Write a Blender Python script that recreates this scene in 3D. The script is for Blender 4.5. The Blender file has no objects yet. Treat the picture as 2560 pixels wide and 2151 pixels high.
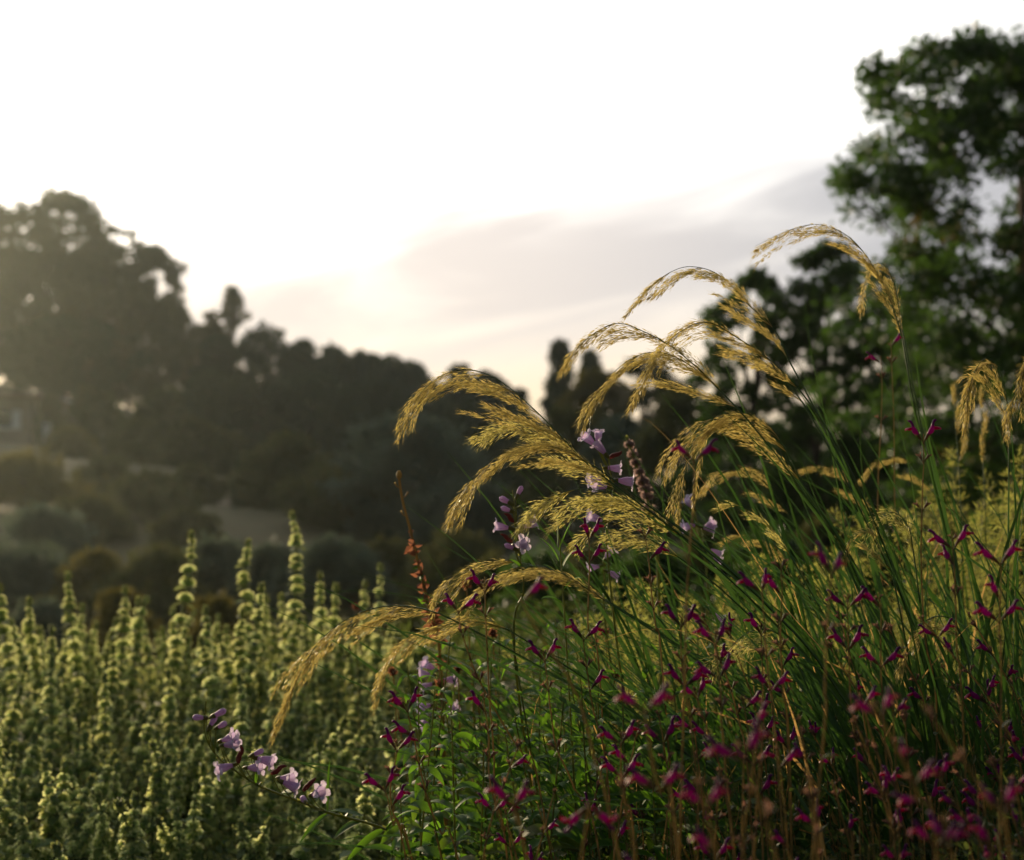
import bpy, math, random
import numpy as np
from mathutils import Vector, Matrix

R = math.radians
sc = bpy.context.scene
col = sc.collection

# ------------------------------------------------------------------ camera
CAM = Vector((0.0, 0.0, 0.9))
FPX, CX, CY = 3555.6, 1280.0, 1075.5          # 50 mm lens on a 36 mm wide frame, 2560 px across
PITCH = R(3.6)
cd = bpy.data.cameras.new('camera')
cd.lens, cd.sensor_width = 50, 36
cd.clip_start, cd.clip_end = 0.05, 3000
cd.dof.use_dof = True
cd.dof.focus_distance = 2.02
cd.dof.aperture_fstop = 4.0
cd.dof.aperture_blades = 0
cam = bpy.data.objects.new('camera', cd)
col.objects.link(cam)
cam.location = CAM
cam.rotation_euler = (R(90) + PITCH, 0, 0)
sc.camera = cam
FWD = Vector((0, math.cos(PITCH), math.sin(PITCH)))
UPV = Vector((0, -math.sin(PITCH), math.cos(PITCH)))
SV = 2560 / 2099.0                             # my measurements of the photo are in a 2099 px wide view


def at(x, y, Y):
    d = FWD + Vector((1, 0, 0)) * ((x * SV - CX) / FPX) + UPV * ((CY - y * SV) / FPX)
    return CAM + d * (Y / d.y)


# ------------------------------------------------------------------ light
SUN_AZ, SUN_EL = R(-27), R(11)
sdir = Vector((math.sin(SUN_AZ) * math.cos(SUN_EL), math.cos(SUN_AZ) * math.cos(SUN_EL), math.sin(SUN_EL)))
sl = bpy.data.lights.new('sun', 'SUN')
sl.energy = 5.0
sl.angle = R(0.5)
sl.color = (1.0, 0.79, 0.49)
so = bpy.data.objects.new('sun', sl)
col.objects.link(so)
so.rotation_euler = sdir.to_track_quat('Z', 'Y').to_euler()
so.location = (0, 0, 30)

world = bpy.data.worlds.new('World')
sc.world = world
world.use_nodes = True


class NT:
    """small helper for node trees"""
    def __init__(self, nt):
        self.nt = nt
        nt.nodes.clear()

    def n(self, typ, **kw):
        nd = self.nt.nodes.new(typ)
        for k, v in kw.items():
            setattr(nd, k, v)
        return nd

    def l(self, a, b):
        self.nt.links.new(a, b)

    def math(self, op, a, b=None, c=None, clamp=False):
        nd = self.n('ShaderNodeMath', operation=op)
        nd.use_clamp = clamp
        for i, v in enumerate((a, b, c)):
            if v is None:
                continue
            if isinstance(v, (int, float)):
                nd.inputs[i].default_value = v
            else:
                self.l(v, nd.inputs[i])
        return nd.outputs[0]

    def smooth(self, v, lo, hi):
        nd = self.n('ShaderNodeMapRange', interpolation_type='SMOOTHSTEP')
        self.l(v, nd.inputs['Value'])
        nd.inputs['From Min'].default_value, nd.inputs['From Max'].default_value = lo, hi
        return nd.outputs[0]

    def mix(self, f, a, b):
        nd = self.n('ShaderNodeMix', data_type='RGBA')
        for sock, v in ((nd.inputs[0], f), (nd.inputs[6], a), (nd.inputs[7], b)):
            if isinstance(v, (int, float)):
                sock.default_value = v
            elif isinstance(v, tuple):
                sock.default_value = (*v, 1)
            else:
                self.l(v, sock)
        return nd.outputs[2]

    def ramp(self, fac, stops):
        nd = self.n('ShaderNodeValToRGB')
        el = nd.color_ramp.elements
        while len(el) < len(stops):
            el.new(0.5)
        for e, (p, c) in zip(el, stops):
            e.position = p
            e.color = (*c, 1)
        self.l(fac, nd.inputs[0])
        return nd.outputs[0]


w = NT(world.node_tree)
sky = w.n('ShaderNodeTexSky', sky_type='NISHITA', sun_disc=False, sun_elevation=SUN_EL, sun_rotation=SUN_AZ,
          air_density=1.0, dust_density=2.5, ozone_density=1.0)
tc = w.n('ShaderNodeTexCoord')
sep = w.n('ShaderNodeSeparateXYZ')
w.l(tc.outputs['Generated'], sep.inputs[0])
gx, gy, gz = sep.outputs
# high thin overcast lit from behind, brighter towards the sun, thinning away from it
dot = w.n('ShaderNodeVectorMath', operation='DOT_PRODUCT')
w.l(tc.outputs['Generated'], dot.inputs[0])
dot.inputs[1].default_value = sdir
near = w.smooth(dot.outputs['Value'], 0.35, 0.98)
low = w.smooth(gz, 0.27, 0.07)
veil = w.mix(near, (0.13, 0.15, 0.20), w.mix(low, (2.7, 2.6, 2.45), (1.02, 0.80, 0.57)))
base = w.mix(w.math('MULTIPLY', near, 0.85), w.mix(1.0, (0, 0, 0), sky.outputs[0]), veil)
skyk = w.n('ShaderNodeVectorMath', operation='SCALE')
w.l(sky.outputs[0], skyk.inputs[0])
skyk.inputs['Scale'].default_value = 0.05
base = w.mix(w.math('MULTIPLY_ADD', near, 0.6, 0.25), skyk.outputs[0], veil)
# warm glow along the horizon below the cloud bank
el_ = w.math('DIVIDE', gz, w.math('MAXIMUM', gy, 0.05))
az_ = w.math('DIVIDE', gx, w.math('MAXIMUM', gy, 0.05))
# grey cloud bank: a tilted streaky band in the direction of view, modulated by noise
comb = w.n('ShaderNodeCombineXYZ')
w.l(w.math('MULTIPLY', az_, 4.2), comb.inputs[0])
w.l(w.math('MULTIPLY', w.math('SUBTRACT', el_, w.math('MULTIPLY', az_, 0.20)), 17.0), comb.inputs[1])
noi = w.n('ShaderNodeTexNoise')
noi.inputs['Scale'].default_value = 1.0
noi.inputs['Detail'].default_value = 7
noi.inputs['Roughness'].default_value = 0.5
noi.inputs['Distortion'].default_value = 0.6
w.l(comb.outputs[0], noi.inputs['Vector'])
nv = noi.outputs[0]


def bank(a0, e0, sa, se, tilt):
    """soft elliptical mass of cloud around azimuth tangent a0, elevation tangent e0"""
    da = w.math('SUBTRACT', az_, a0)
    de = w.math('SUBTRACT', w.math('SUBTRACT', el_, e0), w.math('MULTIPLY', da, tilt))
    q = w.math('ADD', w.math('POWER', w.math('ABSOLUTE', w.math('DIVIDE', da, sa)), 2.0),
               w.math('POWER', w.math('ABSOLUTE', w.math('DIVIDE', de, se)), 2.0))
    return w.math('SUBTRACT', 1.0, q)


b1 = bank(0.09, 0.185, 0.42, 0.072, 0.14)
b2 = bank(0.27, 0.205, 0.32, 0.085, 0.08)
b3 = bank(-0.02, 0.200, 0.13, 0.022, 0.20)
bk = w.math('MAXIMUM', w.math('MAXIMUM', b1, b2), b3)
bk = w.math('ADD', bk, w.math('MULTIPLY', w.math('SUBTRACT', nv, 0.5), 2.9))
bkf = w.math('MULTIPLY', w.smooth(bk, -0.5, 1.05), w.smooth(gy, 0.1, 0.3))
cloudc = w.mix(w.smooth(az_, -0.1, 0.3), (0.72, 0.64, 0.60), (0.46, 0.46, 0.49))
base = w.mix(w.math('MULTIPLY', bkf, 0.93), base, cloudc)
bg = w.n('ShaderNodeBackground')
w.l(base, bg.inputs[0])
bg.inputs[1].default_value = 1.0
wo = w.n('ShaderNodeOutputWorld')
w.l(bg.outputs[0], wo.inputs[0])

sc.view_settings.view_transform = 'Standard'
sc.view_settings.look = 'None'
sc.view_settings.exposure = 0.2
sc.view_settings.gamma = 1.0
cy = sc.cycles
cy.use_denoising = True
cy.max_bounces = 8
cy.diffuse_bounces = 3
cy.transmission_bounces = 5
cy.transparent_max_bounces = 8
cy.volume_bounces = 0
cy.sample_clamp_indirect = 6.0

# ------------------------------------------------------------------ mesh helpers


class MB:
    """collects vertices and faces; build() links them as one mesh object"""
    def __init__(self):
        self.v, self.f, self.n = [], [], 0
        self.mi, self.cur = [], 0

    def add(self, v, f):
        v = np.asarray(v, dtype=np.float64).reshape(-1, 3)
        self.v.append(v)
        if len(f):
            self.f.append(np.asarray(f, dtype=np.int64).reshape(-1, 4) + self.n)
            self.mi.append(np.full(len(self.f[-1]), self.cur, dtype=np.int32))
        self.n += len(v)
        return self

    def tube(self, pts, rad, k=6, cap=True):
        pts = np.asarray(pts, float)
        m = len(pts)
        rad = np.broadcast_to(np.asarray(rad, float), (m,))
        t = np.gradient(pts, axis=0)
        t /= np.linalg.norm(t, axis=1)[:, None] + 1e-12
        ref = np.array([0.31, 0.2, 0.93])
        if abs(t.mean(0) @ ref) > 0.9 * np.linalg.norm(t.mean(0)):
            ref = np.array([0.9, -0.3, 0.1])
        a = np.cross(t, ref)
        a /= np.linalg.norm(a, axis=1)[:, None] + 1e-12
        b = np.cross(t, a)
        th = np.arange(k) * 2 * np.pi / k
        ring = pts[:, None] + rad[:, None, None] * (np.cos(th)[None, :, None] * a[:, None] + np.sin(th)[None, :, None] * b[:, None])
        i = np.arange(m - 1)[:, None] * k
        j = np.arange(k)[None]
        jn = (j + 1) % k
        f = np.stack([i + j, i + jn, i + k + jn, i + k + j], -1).reshape(-1, 4)
        self.add(ring.reshape(-1, 3), f)
        return self

    def ribbon(self, pts, wid, nrm, fold=0.0):
        """blade along pts, half width wid, facing nrm; fold lifts both edges"""
        pts = np.asarray(pts, float)
        m = len(pts)
        wid = np.broadcast_to(np.asarray(wid, float), (m,))
        t = np.gradient(pts, axis=0)
        t /= np.linalg.norm(t, axis=1)[:, None] + 1e-12
        s = np.cross(t, np.asarray(nrm, float))
        s /= np.linalg.norm(s, axis=1)[:, None] + 1e-12
        u = np.cross(s, t)
        L = pts + s * wid[:, None] + u * (fold * wid)[:, None]
        Rr = pts - s * wid[:, None] + u * (fold * wid)[:, None]
        v = np.stack([L, pts, Rr], 1).reshape(-1, 3)
        i = np.arange(m - 1)[:, None] * 3
        f = np.concatenate([i + np.array([[0, 1, 4, 3]]), i + np.array([[1, 2, 5, 4]])])
        self.add(v, f)
        return self

    def lathe(self, prof, k=12, M=None, wob=None):
        """prof: list of (radius, z)"""
        prof = np.asarray(prof, float)
        th = np.arange(k) * 2 * np.pi / k
        r = prof[:, 0][:, None] * np.ones(k)[None]
        z = prof[:, 1][:, None] * np.ones(k)[None]
        if wob is not None:
            r, z = wob(r, z, th)
        v = np.stack([r * np.cos(th), r * np.sin(th), z], -1).reshape(-1, 3)
        if M is not None:
            v = v @ np.array(M.to_3x3()).T + np.array(M.translation)
        m = len(prof)
        i = np.arange(m - 1)[:, None] * k
        j = np.arange(k)[None]
        jn = (j + 1) % k
        f = np.stack([i + j, i + jn, i + k + jn, i + k + j], -1).reshape(-1, 4)
        self.add(v, f)
        return self

    def box(self, lo, hi):
        x0, y0, z0 = lo
        x1, y1, z1 = hi
        v = [(x0, y0, z0), (x1, y0, z0), (x1, y1, z0), (x0, y1, z0), (x0, y0, z1), (x1, y0, z1), (x1, y1, z1), (x0, y1, z1)]
        self.add(v, [(0, 3, 2, 1), (4, 5, 6, 7), (0, 1, 5, 4), (1, 2, 6, 5), (2, 3, 7, 6), (3, 0, 4, 7)])
        return self

    def mesh(self, name, mat, smooth=True):
        me = bpy.data.meshes.new(name)
        v = np.concatenate(self.v) if self.v else np.zeros((0, 3))
        f = np.concatenate(self.f) if self.f else np.zeros((0, 4), int)
        me.vertices.add(len(v))
        me.vertices.foreach_set('co', v.astype(np.float32).ravel())
        me.loops.add(f.size)
        me.loops.foreach_set('vertex_index', f.astype(np.int32).ravel())
        me.polygons.add(len(f))
        me.polygons.foreach_set('loop_start', np.arange(0, f.size, 4, dtype=np.int32))
        me.polygons.foreach_set('use_smooth', np.full(len(f), smooth))
        for one in (mat if isinstance(mat, (list, tuple)) else [mat]):
            me.materials.append(one)
        if self.mi:
            me.polygons.foreach_set('material_index', np.concatenate(self.mi))
        me.update(calc_edges=True)
        return me

    def build(self, name, mat, parent=None, smooth=True):
        o = bpy.data.objects.new(name, self.mesh(name, mat, smooth))
        col.objects.link(o)
        if parent is not None:
            o.parent = parent
            o.matrix_parent_inverse = parent.matrix_basis.inverted()
        return o


def put(me, name, parent, M):
    """another object using mesh data me, at world matrix M, under parent (whose matrix is a translation)"""
    o = bpy.data.objects.new(name, me)
    col.objects.link(o)
    if parent is not None:
        o.parent = parent
        o.matrix_parent_inverse = parent.matrix_basis.inverted()
    o.matrix_basis = M
    return o


def tag(o, label=None, cat=None, group=None, kind=None):
    if label:
        o['label'] = label
    if cat:
        o['category'] = cat
    if group:
        o['group'] = group
    if kind:
        o['kind'] = kind
    return o


def thing(name, label, cat, loc, group=None):
    o = bpy.data.objects.new(name, None)
    o.empty_display_size = 0.05
    col.objects.link(o)
    o.location = loc
    return tag(o, label, cat, group)


def spline(P, n):
    """Catmull-Rom through P, n samples evenly by parameter"""
    P = np.asarray(P, float)
    if len(P) == 2:
        u = np.linspace(0, 1, n)[:, None]
        return P[0] * (1 - u) + P[1] * u
    Q = np.vstack([2 * P[0] - P[1], P, 2 * P[-1] - P[-2]])
    seg = np.linalg.norm(np.diff(P, axis=0), axis=1)
    s = np.concatenate([[0], np.cumsum(seg)])
    s /= s[-1]
    u = np.linspace(0, 1, n)
    k = np.clip(np.searchsorted(s, u, side='right') - 1, 0, len(P) - 2)
    t = ((u - s[k]) / (s[k + 1] - s[k]))[:, None]
    p0, p1, p2, p3 = Q[k], Q[k + 1], Q[k + 2], Q[k + 3]
    return 0.5 * (2 * p1 + (p2 - p0) * t + (2 * p0 - 5 * p1 + 4 * p2 - p3) * t * t + (3 * p1 - p0 - 3 * p2 + p3) * t ** 3)


def unit(a):
    a = np.asarray(a, float)
    return a / (np.linalg.norm(a, axis=-1, keepdims=True) + 1e-12)


def leaves(mb, rng, c, d, size, aspect=0.5, fold=0.25, roll=None):
    """one four-cornered folded leaf per row: base c, direction d, length size"""
    c, d = np.asarray(c, float), unit(d)
    n = len(c)
    size = np.broadcast_to(np.asarray(size, float), (n,))[:, None]
    rv = unit(rng.normal(size=(n, 3))) if roll is None else roll
    s = unit(np.cross(d, rv))
    u = np.cross(s, d)
    tip = c + d * size
    mid = c + d * size * 0.45
    a = mid + s * size * aspect * 0.5 + u * size * aspect * fold
    b = mid - s * size * aspect * 0.5 + u * size * aspect * fold
    v = np.stack([c, a, tip, b], 1).reshape(-1, 3)
    f = np.arange(4 * n).reshape(-1, 4)
    mb.add(v, f)
    return mb


def axes(z, up=(0, 0, 1)):
    """rotation whose local Z is z and local X is as near up as can be"""
    z = Vector(z).normalized()
    x = Vector(up) - z * Vector(up).dot(z)
    if x.length < 1e-4:
        x = Vector((1, 0, 0)) - z * z.x
    x.normalize()
    y = z.cross(x)
    return Matrix((x, y, z)).transposed().to_4x4()


# ------------------------------------------------------------------ materials
MATS = {}


def leaf_mat(name, cols, trans=0.45, tcol=None, rough=0.5, spec=0.3, sheen=0.0, tboost=1.4):
    """thin backlit tissue: colour varies leaf by leaf, part of the light passes through"""
    m = bpy.data.materials.new(name)
    m.use_nodes = True
    t = NT(m.node_tree)
    geo = t.n('ShaderNodeNewGeometry')
    stops = [(i / max(1, len(cols) - 1), c) for i, c in enumerate(cols)]
    c = t.ramp(geo.outputs['Random Per Island'], stops)
    oi = t.n('ShaderNodeObjectInfo')
    hs = t.n('ShaderNodeHueSaturation')
    t.l(c, hs.inputs['Color'])
    t.l(t.math('MULTIPLY_ADD', oi.outputs['Random'], 0.3, 0.85), hs.inputs['Value'])
    c = hs.outputs[0]
    p = t.n('ShaderNodeBsdfPrincipled')
    t.l(c, p.inputs['Base Color'])
    p.inputs['Roughness'].default_value = rough
    p.inputs['Specular IOR Level'].default_value = spec
    if sheen:
        p.inputs['Sheen Weight'].default_value = sheen
        p.inputs['Sheen Roughness'].default_value = 0.5
    tr = t.n('ShaderNodeBsdfTranslucent')
    if tcol:
        tcc = t.mix(0.55, c, tcol)
    else:
        tcc = c
    g = t.n('ShaderNodeVectorMath', operation='SCALE')
    t.l(tcc, g.inputs[0])
    g.inputs['Scale'].default_value = tboost
    t.l(g.outputs[0], tr.inputs['Color'])
    mx = t.n('ShaderNodeMixShader')
    mx.inputs[0].default_value = trans
    t.l(p.outputs[0], mx.inputs[1])
    t.l(tr.outputs[0], mx.inputs[2])
    o = t.n('ShaderNodeOutputMaterial')
    t.l(mx.outputs[0], o.inputs['Surface'])
    MATS[name] = m
    return m


def solid_mat(name, ca, cb, scale=8.0, rough=0.8, bump=0.2, spec=0.2):
    m = bpy.data.materials.new(name)
    m.use_nodes = True
    t = NT(m.node_tree)
    tcx = t.n('ShaderNodeTexCoord')
    nz = t.n('ShaderNodeTexNoise')
    nz.inputs['Scale'].default_value = scale
    nz.inputs['Detail'].default_value = 6
    t.l(tcx.outputs['Object'], nz.inputs['Vector'])
    c = t.ramp(nz.outputs[0], [(0.3, ca), (0.7, cb)])
    p = t.n('ShaderNodeBsdfPrincipled')
    t.l(c, p.inputs['Base Color'])
    p.inputs['Roughness'].default_value = rough
    p.inputs['Specular IOR Level'].default_value = spec
    if bump:
        b = t.n('ShaderNodeBump')
        b.inputs['Strength'].default_value = bump
        t.l(nz.outputs[0], b.inputs['Height'])
        t.l(b.outputs[0], p.inputs['Normal'])
    o = t.n('ShaderNodeOutputMaterial')
    t.l(p.outputs[0], o.inputs['Surface'])
    MATS[name] = m
    return m


leaf_mat('spikelet_gold', [(0.07, 0.055, 0.012), (0.22, 0.16, 0.045), (0.46, 0.34, 0.13), (0.09, 0.105, 0.02), (0.26, 0.21, 0.06), (0.12, 0.10, 0.022)], 0.45, (0.72, 0.56, 0.16), 0.4, 0.4, tboost=1.4)
leaf_mat('spikelet_green', [(0.08, 0.11, 0.02), (0.26, 0.24, 0.07), (0.14, 0.16, 0.03), (0.36, 0.30, 0.11)], 0.5, (0.70, 0.58, 0.17), 0.4, 0.4, tboost=1.5)
leaf_mat('culm', [(0.035, 0.085, 0.015), (0.06, 0.12, 0.02)], 0.15, None, 0.35, 0.4)
leaf_mat('grass_blade', [(0.016, 0.055, 0.012), (0.028, 0.08, 0.016), (0.05, 0.10, 0.02), (0.02, 0.06, 0.016)], 0.26, (0.08, 0.17, 0.02), 0.38, 0.45, tboost=1.0)
leaf_mat('dry_blade', [(0.20, 0.13, 0.04), (0.30, 0.20, 0.08)], 0.4, (0.6, 0.35, 0.1), 0.5, 0.2)
leaf_mat('lance_leaf', [(0.03, 0.095, 0.010), (0.05, 0.14, 0.014), (0.025, 0.08, 0.012), (0.03, 0.085, 0.012), (0.09, 0.085, 0.018)], 0.45, (0.20, 0.40, 0.02), 0.6, 0.12)
leaf_mat('woolly', [(0.25, 0.36, 0.15), (0.31, 0.41, 0.18)], 0.48, (0.56, 0.64, 0.24), 0.9, 0.1, sheen=0.1, tboost=1.5)
leaf_mat('woolly_rim', [(0.34, 0.44, 0.18), (0.42, 0.47, 0.22)], 0.55, (0.82, 0.74, 0.34), 0.9, 0.1, sheen=0.1, tboost=1.65)
leaf_mat('woolly_leaf', [(0.12, 0.20, 0.07), (0.18, 0.26, 0.09), (0.09, 0.15, 0.05), (0.20, 0.19, 0.07)], 0.35, (0.38, 0.36, 0.1), 0.85, 0.1, sheen=0.4)
leaf_mat('salvia_stem', [(0.12, 0.09, 0.035), (0.18, 0.13, 0.05), (0.10, 0.065, 0.035)], 0.38, (0.52, 0.40, 0.18), 0.7, 0.15)
leaf_mat('salvia_calyx', [(0.075, 0.05, 0.035), (0.06, 0.06, 0.03), (0.085, 0.03, 0.045)], 0.35, (0.35, 0.16, 0.1), 0.6, 0.2)
leaf_mat('salvia_corolla', [(0.15, 0.005, 0.105), (0.22, 0.008, 0.145)], 0.45, (0.62, 0.012, 0.40), 0.5, 0.2)
leaf_mat('salvia_hood', [(0.07, 0.006, 0.075), (0.10, 0.008, 0.10)], 0.35, (0.30, 0.012, 0.26), 0.5, 0.2)
leaf_mat('salvia_lip', [(0.24, 0.005, 0.06), (0.33, 0.006, 0.07)], 0.45, (0.66, 0.010, 0.14), 0.5, 0.2)
leaf_mat('penstemon_corolla', [(0.36, 0.22, 0.52), (0.44, 0.27, 0.54)], 0.42, (0.66, 0.40, 0.70), 0.5, 0.25)
leaf_mat('penstemon_lobe', [(0.60, 0.50, 0.66), (0.64, 0.55, 0.68)], 0.42, (0.85, 0.66, 0.75), 0.5, 0.2)
leaf_mat('penstemon_calyx', [(0.07, 0.10, 0.025), (0.10, 0.09, 0.03)], 0.35, (0.3, 0.3, 0.05), 0.5, 0.25)
leaf_mat('withered', [(0.08, 0.03, 0.03), (0.11, 0.045, 0.04)], 0.3, (0.35, 0.08, 0.06), 0.7, 0.1)
leaf_mat('rust', [(0.13, 0.055, 0.035), (0.19, 0.08, 0.04), (0.10, 0.045, 0.03)], 0.35, (0.40, 0.15, 0.07), 0.8, 0.1)
leaf_mat('pink_wool', [(0.28, 0.20, 0.18), (0.34, 0.25, 0.22)], 0.4, (0.6, 0.40, 0.34), 0.9, 0.1)
leaf_mat('feather', [(0.07, 0.10, 0.02), (0.13, 0.14, 0.03), (0.26, 0.20, 0.05), (0.05, 0.08, 0.018)], 0.5, (0.42, 0.42, 0.09), 0.6, 0.15, tboost=1.4)
leaf_mat('shrublet', [(0.025, 0.05, 0.013), (0.04, 0.065, 0.018), (0.07, 0.065, 0.02), (0.022, 0.05, 0.013)], 0.3, (0.13, 0.17, 0.03), 0.6, 0.2)
leaf_mat('broadleaf', [(0.018, 0.048, 0.010), (0.03, 0.078, 0.014), (0.045, 0.095, 0.016), (0.035, 0.08, 0.014)], 0.28, (0.10, 0.19, 0.02), 0.5, 0.25)
leaf_mat('broadleaf_rust', [(0.07, 0.045, 0.012), (0.045, 0.06, 0.012), (0.09, 0.05, 0.013)], 0.28, (0.2, 0.13, 0.02), 0.5, 0.25)
leaf_mat('pine', [(0.042, 0.055, 0.022), (0.06, 0.078, 0.027), (0.07, 0.07, 0.026)], 0.22, (0.16, 0.11, 0.04), 0.7, 0.1)
leaf_mat('dark_pine', [(0.030, 0.056, 0.022), (0.044, 0.075, 0.027), (0.05, 0.066, 0.024)], 0.12, (0.08, 0.08, 0.03), 0.7, 0.1)
leaf_mat('olive_leaf', [(0.085, 0.13, 0.09), (0.12, 0.17, 0.12), (0.095, 0.14, 0.095)], 0.2, (0.12, 0.13, 0.06), 0.6, 0.2)
leaf_mat('scrub', [(0.05, 0.07, 0.025), (0.075, 0.095, 0.034), (0.085, 0.08, 0.03)], 0.2, (0.14, 0.13, 0.03), 0.7, 0.1)
leaf_mat('yellow_scrub', [(0.09, 0.085, 0.02), (0.12, 0.10, 0.025), (0.07, 0.08, 0.02)], 0.25, (0.22, 0.18, 0.03), 0.7, 0.1)
solid_mat('bark', (0.05, 0.038, 0.028), (0.10, 0.075, 0.055), 6, 0.9, 0.5)
solid_mat('twig', (0.06, 0.045, 0.02), (0.11, 0.085, 0.035), 30, 0.8, 0.2)
leaf_mat('green_stem', [(0.07, 0.11, 0.022), (0.11, 0.14, 0.035)], 0.3, (0.45, 0.42, 0.08), 0.5, 0.3)
solid_mat('render_wall', (0.36, 0.26, 0.18), (0.44, 0.33, 0.24), 0.8, 0.9, 0.1)
solid_mat('tile_roof', (0.20, 0.10, 0.07), (0.28, 0.16, 0.11), 2.0, 0.9, 0.3)
solid_mat('white_paint', (0.68, 0.68, 0.66), (0.76, 0.76, 0.74), 3.0, 0.6, 0.0)
solid_mat('dark_glass', (0.02, 0.02, 0.022), (0.03, 0.03, 0.03), 1.0, 0.1, 0.0, 0.5)
solid_mat('track', (0.16, 0.15, 0.145), (0.24, 0.22, 0.21), 0.6, 0.95, 0.2)
solid_mat('dry_meadow', (0.10, 0.085, 0.05), (0.20, 0.15, 0.085), 0.9, 0.95, 0.3)

def petal_mat(name, ca, cb, vein, tcol):
    m = bpy.data.materials.new(name)
    m.use_nodes = True
    t = NT(m.node_tree)
    tcp = t.n('ShaderNodeTexCoord')
    mp = t.n('ShaderNodeMapping')
    mp.inputs['Scale'].default_value = (520, 520, 45)
    t.l(tcp.outputs['Object'], mp.inputs['Vector'])
    nz = t.n('ShaderNodeTexNoise')
    nz.inputs['Scale'].default_value = 1.0
    nz.inputs['Detail'].default_value = 3
    t.l(mp.outputs[0], nz.inputs['Vector'])
    sp_ = t.n('ShaderNodeSeparateXYZ')
    t.l(tcp.outputs['Object'], sp_.inputs[0])
    c = t.mix(t.smooth(sp_.outputs[2], 0.004, 0.028), ca, cb)
    c = t.mix(t.smooth(nz.outputs[0], 0.50, 0.72), c, vein)
    oi = t.n('ShaderNodeObjectInfo')
    hs = t.n('ShaderNodeHueSaturation')
    t.l(c, hs.inputs['Color'])
    t.l(t.math('MULTIPLY_ADD', oi.outputs['Random'], 0.05, 0.47), hs.inputs['Hue'])
    t.l(t.math('MULTIPLY_ADD', oi.outputs['Random'], 0.35, 0.95), hs.inputs['Value'])
    p = t.n('ShaderNodeBsdfPrincipled')
    t.l(hs.outputs[0], p.inputs['Base Color'])
    p.inputs['Roughness'].default_value = 0.6
    p.inputs['Specular IOR Level'].default_value = 0.2
    tr = t.n('ShaderNodeBsdfTranslucent')
    t.l(t.mix(0.5, hs.outputs[0], tcol), tr.inputs['Color'])
    mx = t.n('ShaderNodeMixShader')
    mx.inputs[0].default_value = 0.42
    t.l(p.outputs[0], mx.inputs[1])
    t.l(tr.outputs[0], mx.inputs[2])
    o = t.n('ShaderNodeOutputMaterial')
    t.l(mx.outputs[0], o.inputs['Surface'])
    MATS[name] = m


petal_mat('penstemon_corolla', (0.40, 0.24, 0.42), (0.48, 0.37, 0.58), (0.24, 0.14, 0.36), (0.72, 0.52, 0.70))
petal_mat('penstemon_lobe', (0.48, 0.38, 0.58), (0.60, 0.52, 0.66), (0.34, 0.24, 0.48), (0.80, 0.64, 0.74))

# ground: dry grass, bare earth and green patches
gm = bpy.data.materials.new('ground')
gm.use_nodes = True
t = NT(gm.node_tree)
tcx = t.n('ShaderNodeTexCoord')
n1 = t.n('ShaderNodeTexNoise')
n1.inputs['Scale'].default_value = 0.09
n1.inputs['Detail'].default_value = 4
t.l(tcx.outputs['Object'], n1.inputs['Vector'])
n2 = t.n('ShaderNodeTexNoise')
n2.inputs['Scale'].default_value = 1.6
n2.inputs['Detail'].default_value = 8
t.l(tcx.outputs['Object'], n2.inputs['Vector'])
ca = t.ramp(n1.outputs[0], [(0.42, (0.05, 0.055, 0.022)), (0.58, (0.08, 0.075, 0.035)), (0.74, (0.16, 0.12, 0.06))])
cb = t.mix(t.smooth(n2.outputs[0], 0.35, 0.7), ca, (0.09, 0.075, 0.035))
p = t.n('ShaderNodeBsdfPrincipled')
t.l(cb, p.inputs['Base Color'])
p.inputs['Roughness'].default_value = 0.95
p.inputs['Specular IOR Level'].default_value = 0.1
bmp = t.n('ShaderNodeBump')
bmp.inputs['Strength'].default_value = 0.6
t.l(n2.outputs[0], bmp.inputs['Height'])
t.l(bmp.outputs[0], p.inputs['Normal'])
o = t.n('ShaderNodeOutputMaterial')
t.l(p.outputs[0], o.inputs['Surface'])

# ------------------------------------------------------------------ terrain
HY = np.array([-200, 0, 6, 10, 20, 35, 50, 75, 94, 99, 105, 130, 170, 260, 420])
HZ = np.array([0, 0, 0, -0.3, -1.5, -0.6, 1.2, 4.0, 5.0, 5.4, 8.7, 11.0, 12.5, 9.0, 2.0])
FX = np.array([-200, -47, -25, -10, -3, 8, 30, 200])
FZ = np.array([1.15, 1.22, 0.74, 0.68, 0.45, 0.22, 0.12, 0.12])


def terr(x, y):
    x, y = np.asarray(x, float), np.asarray(y, float)
    h = np.interp(y, HY, HZ)
    f = np.interp(x * 130 / np.maximum(y, 60), FX, FZ)
    near = np.clip((2.0 - x) / 5.0, 0, 1)
    h = np.where(h > 0, h * f, h * near)
    return h + np.clip((y - 8) / 40, 0, 1) * 0.25 * (np.sin(x * 0.35 + y * 0.11) + np.sin(y * 0.27 - x * 0.13))


gx_ = np.concatenate([np.linspace(-420, -70, 22)[:-1], np.linspace(-70, 40, 111)[:-1], np.linspace(40, 420, 22)])
gy_ = np.concatenate([np.linspace(-120, -4, 12)[:-1], np.linspace(-4, 40, 67)[:-1], np.linspace(40, 180, 121)[:-1], np.linspace(180, 420, 18)])
XX, YY = np.meshgrid(gx_, gy_)
ZZ = terr(XX, YY)
mb = MB()
nx, ny = len(gx_), len(gy_)
i = (np.arange(ny - 1)[:, None] * nx + np.arange(nx - 1)[None])
mb.add(np.stack([XX, YY, ZZ], -1).reshape(-1, 3), np.stack([i, i + 1, i + nx + 1, i + nx], -1).reshape(-1, 4))
tag(mb.build('ground', gm), kind='structure')


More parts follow.
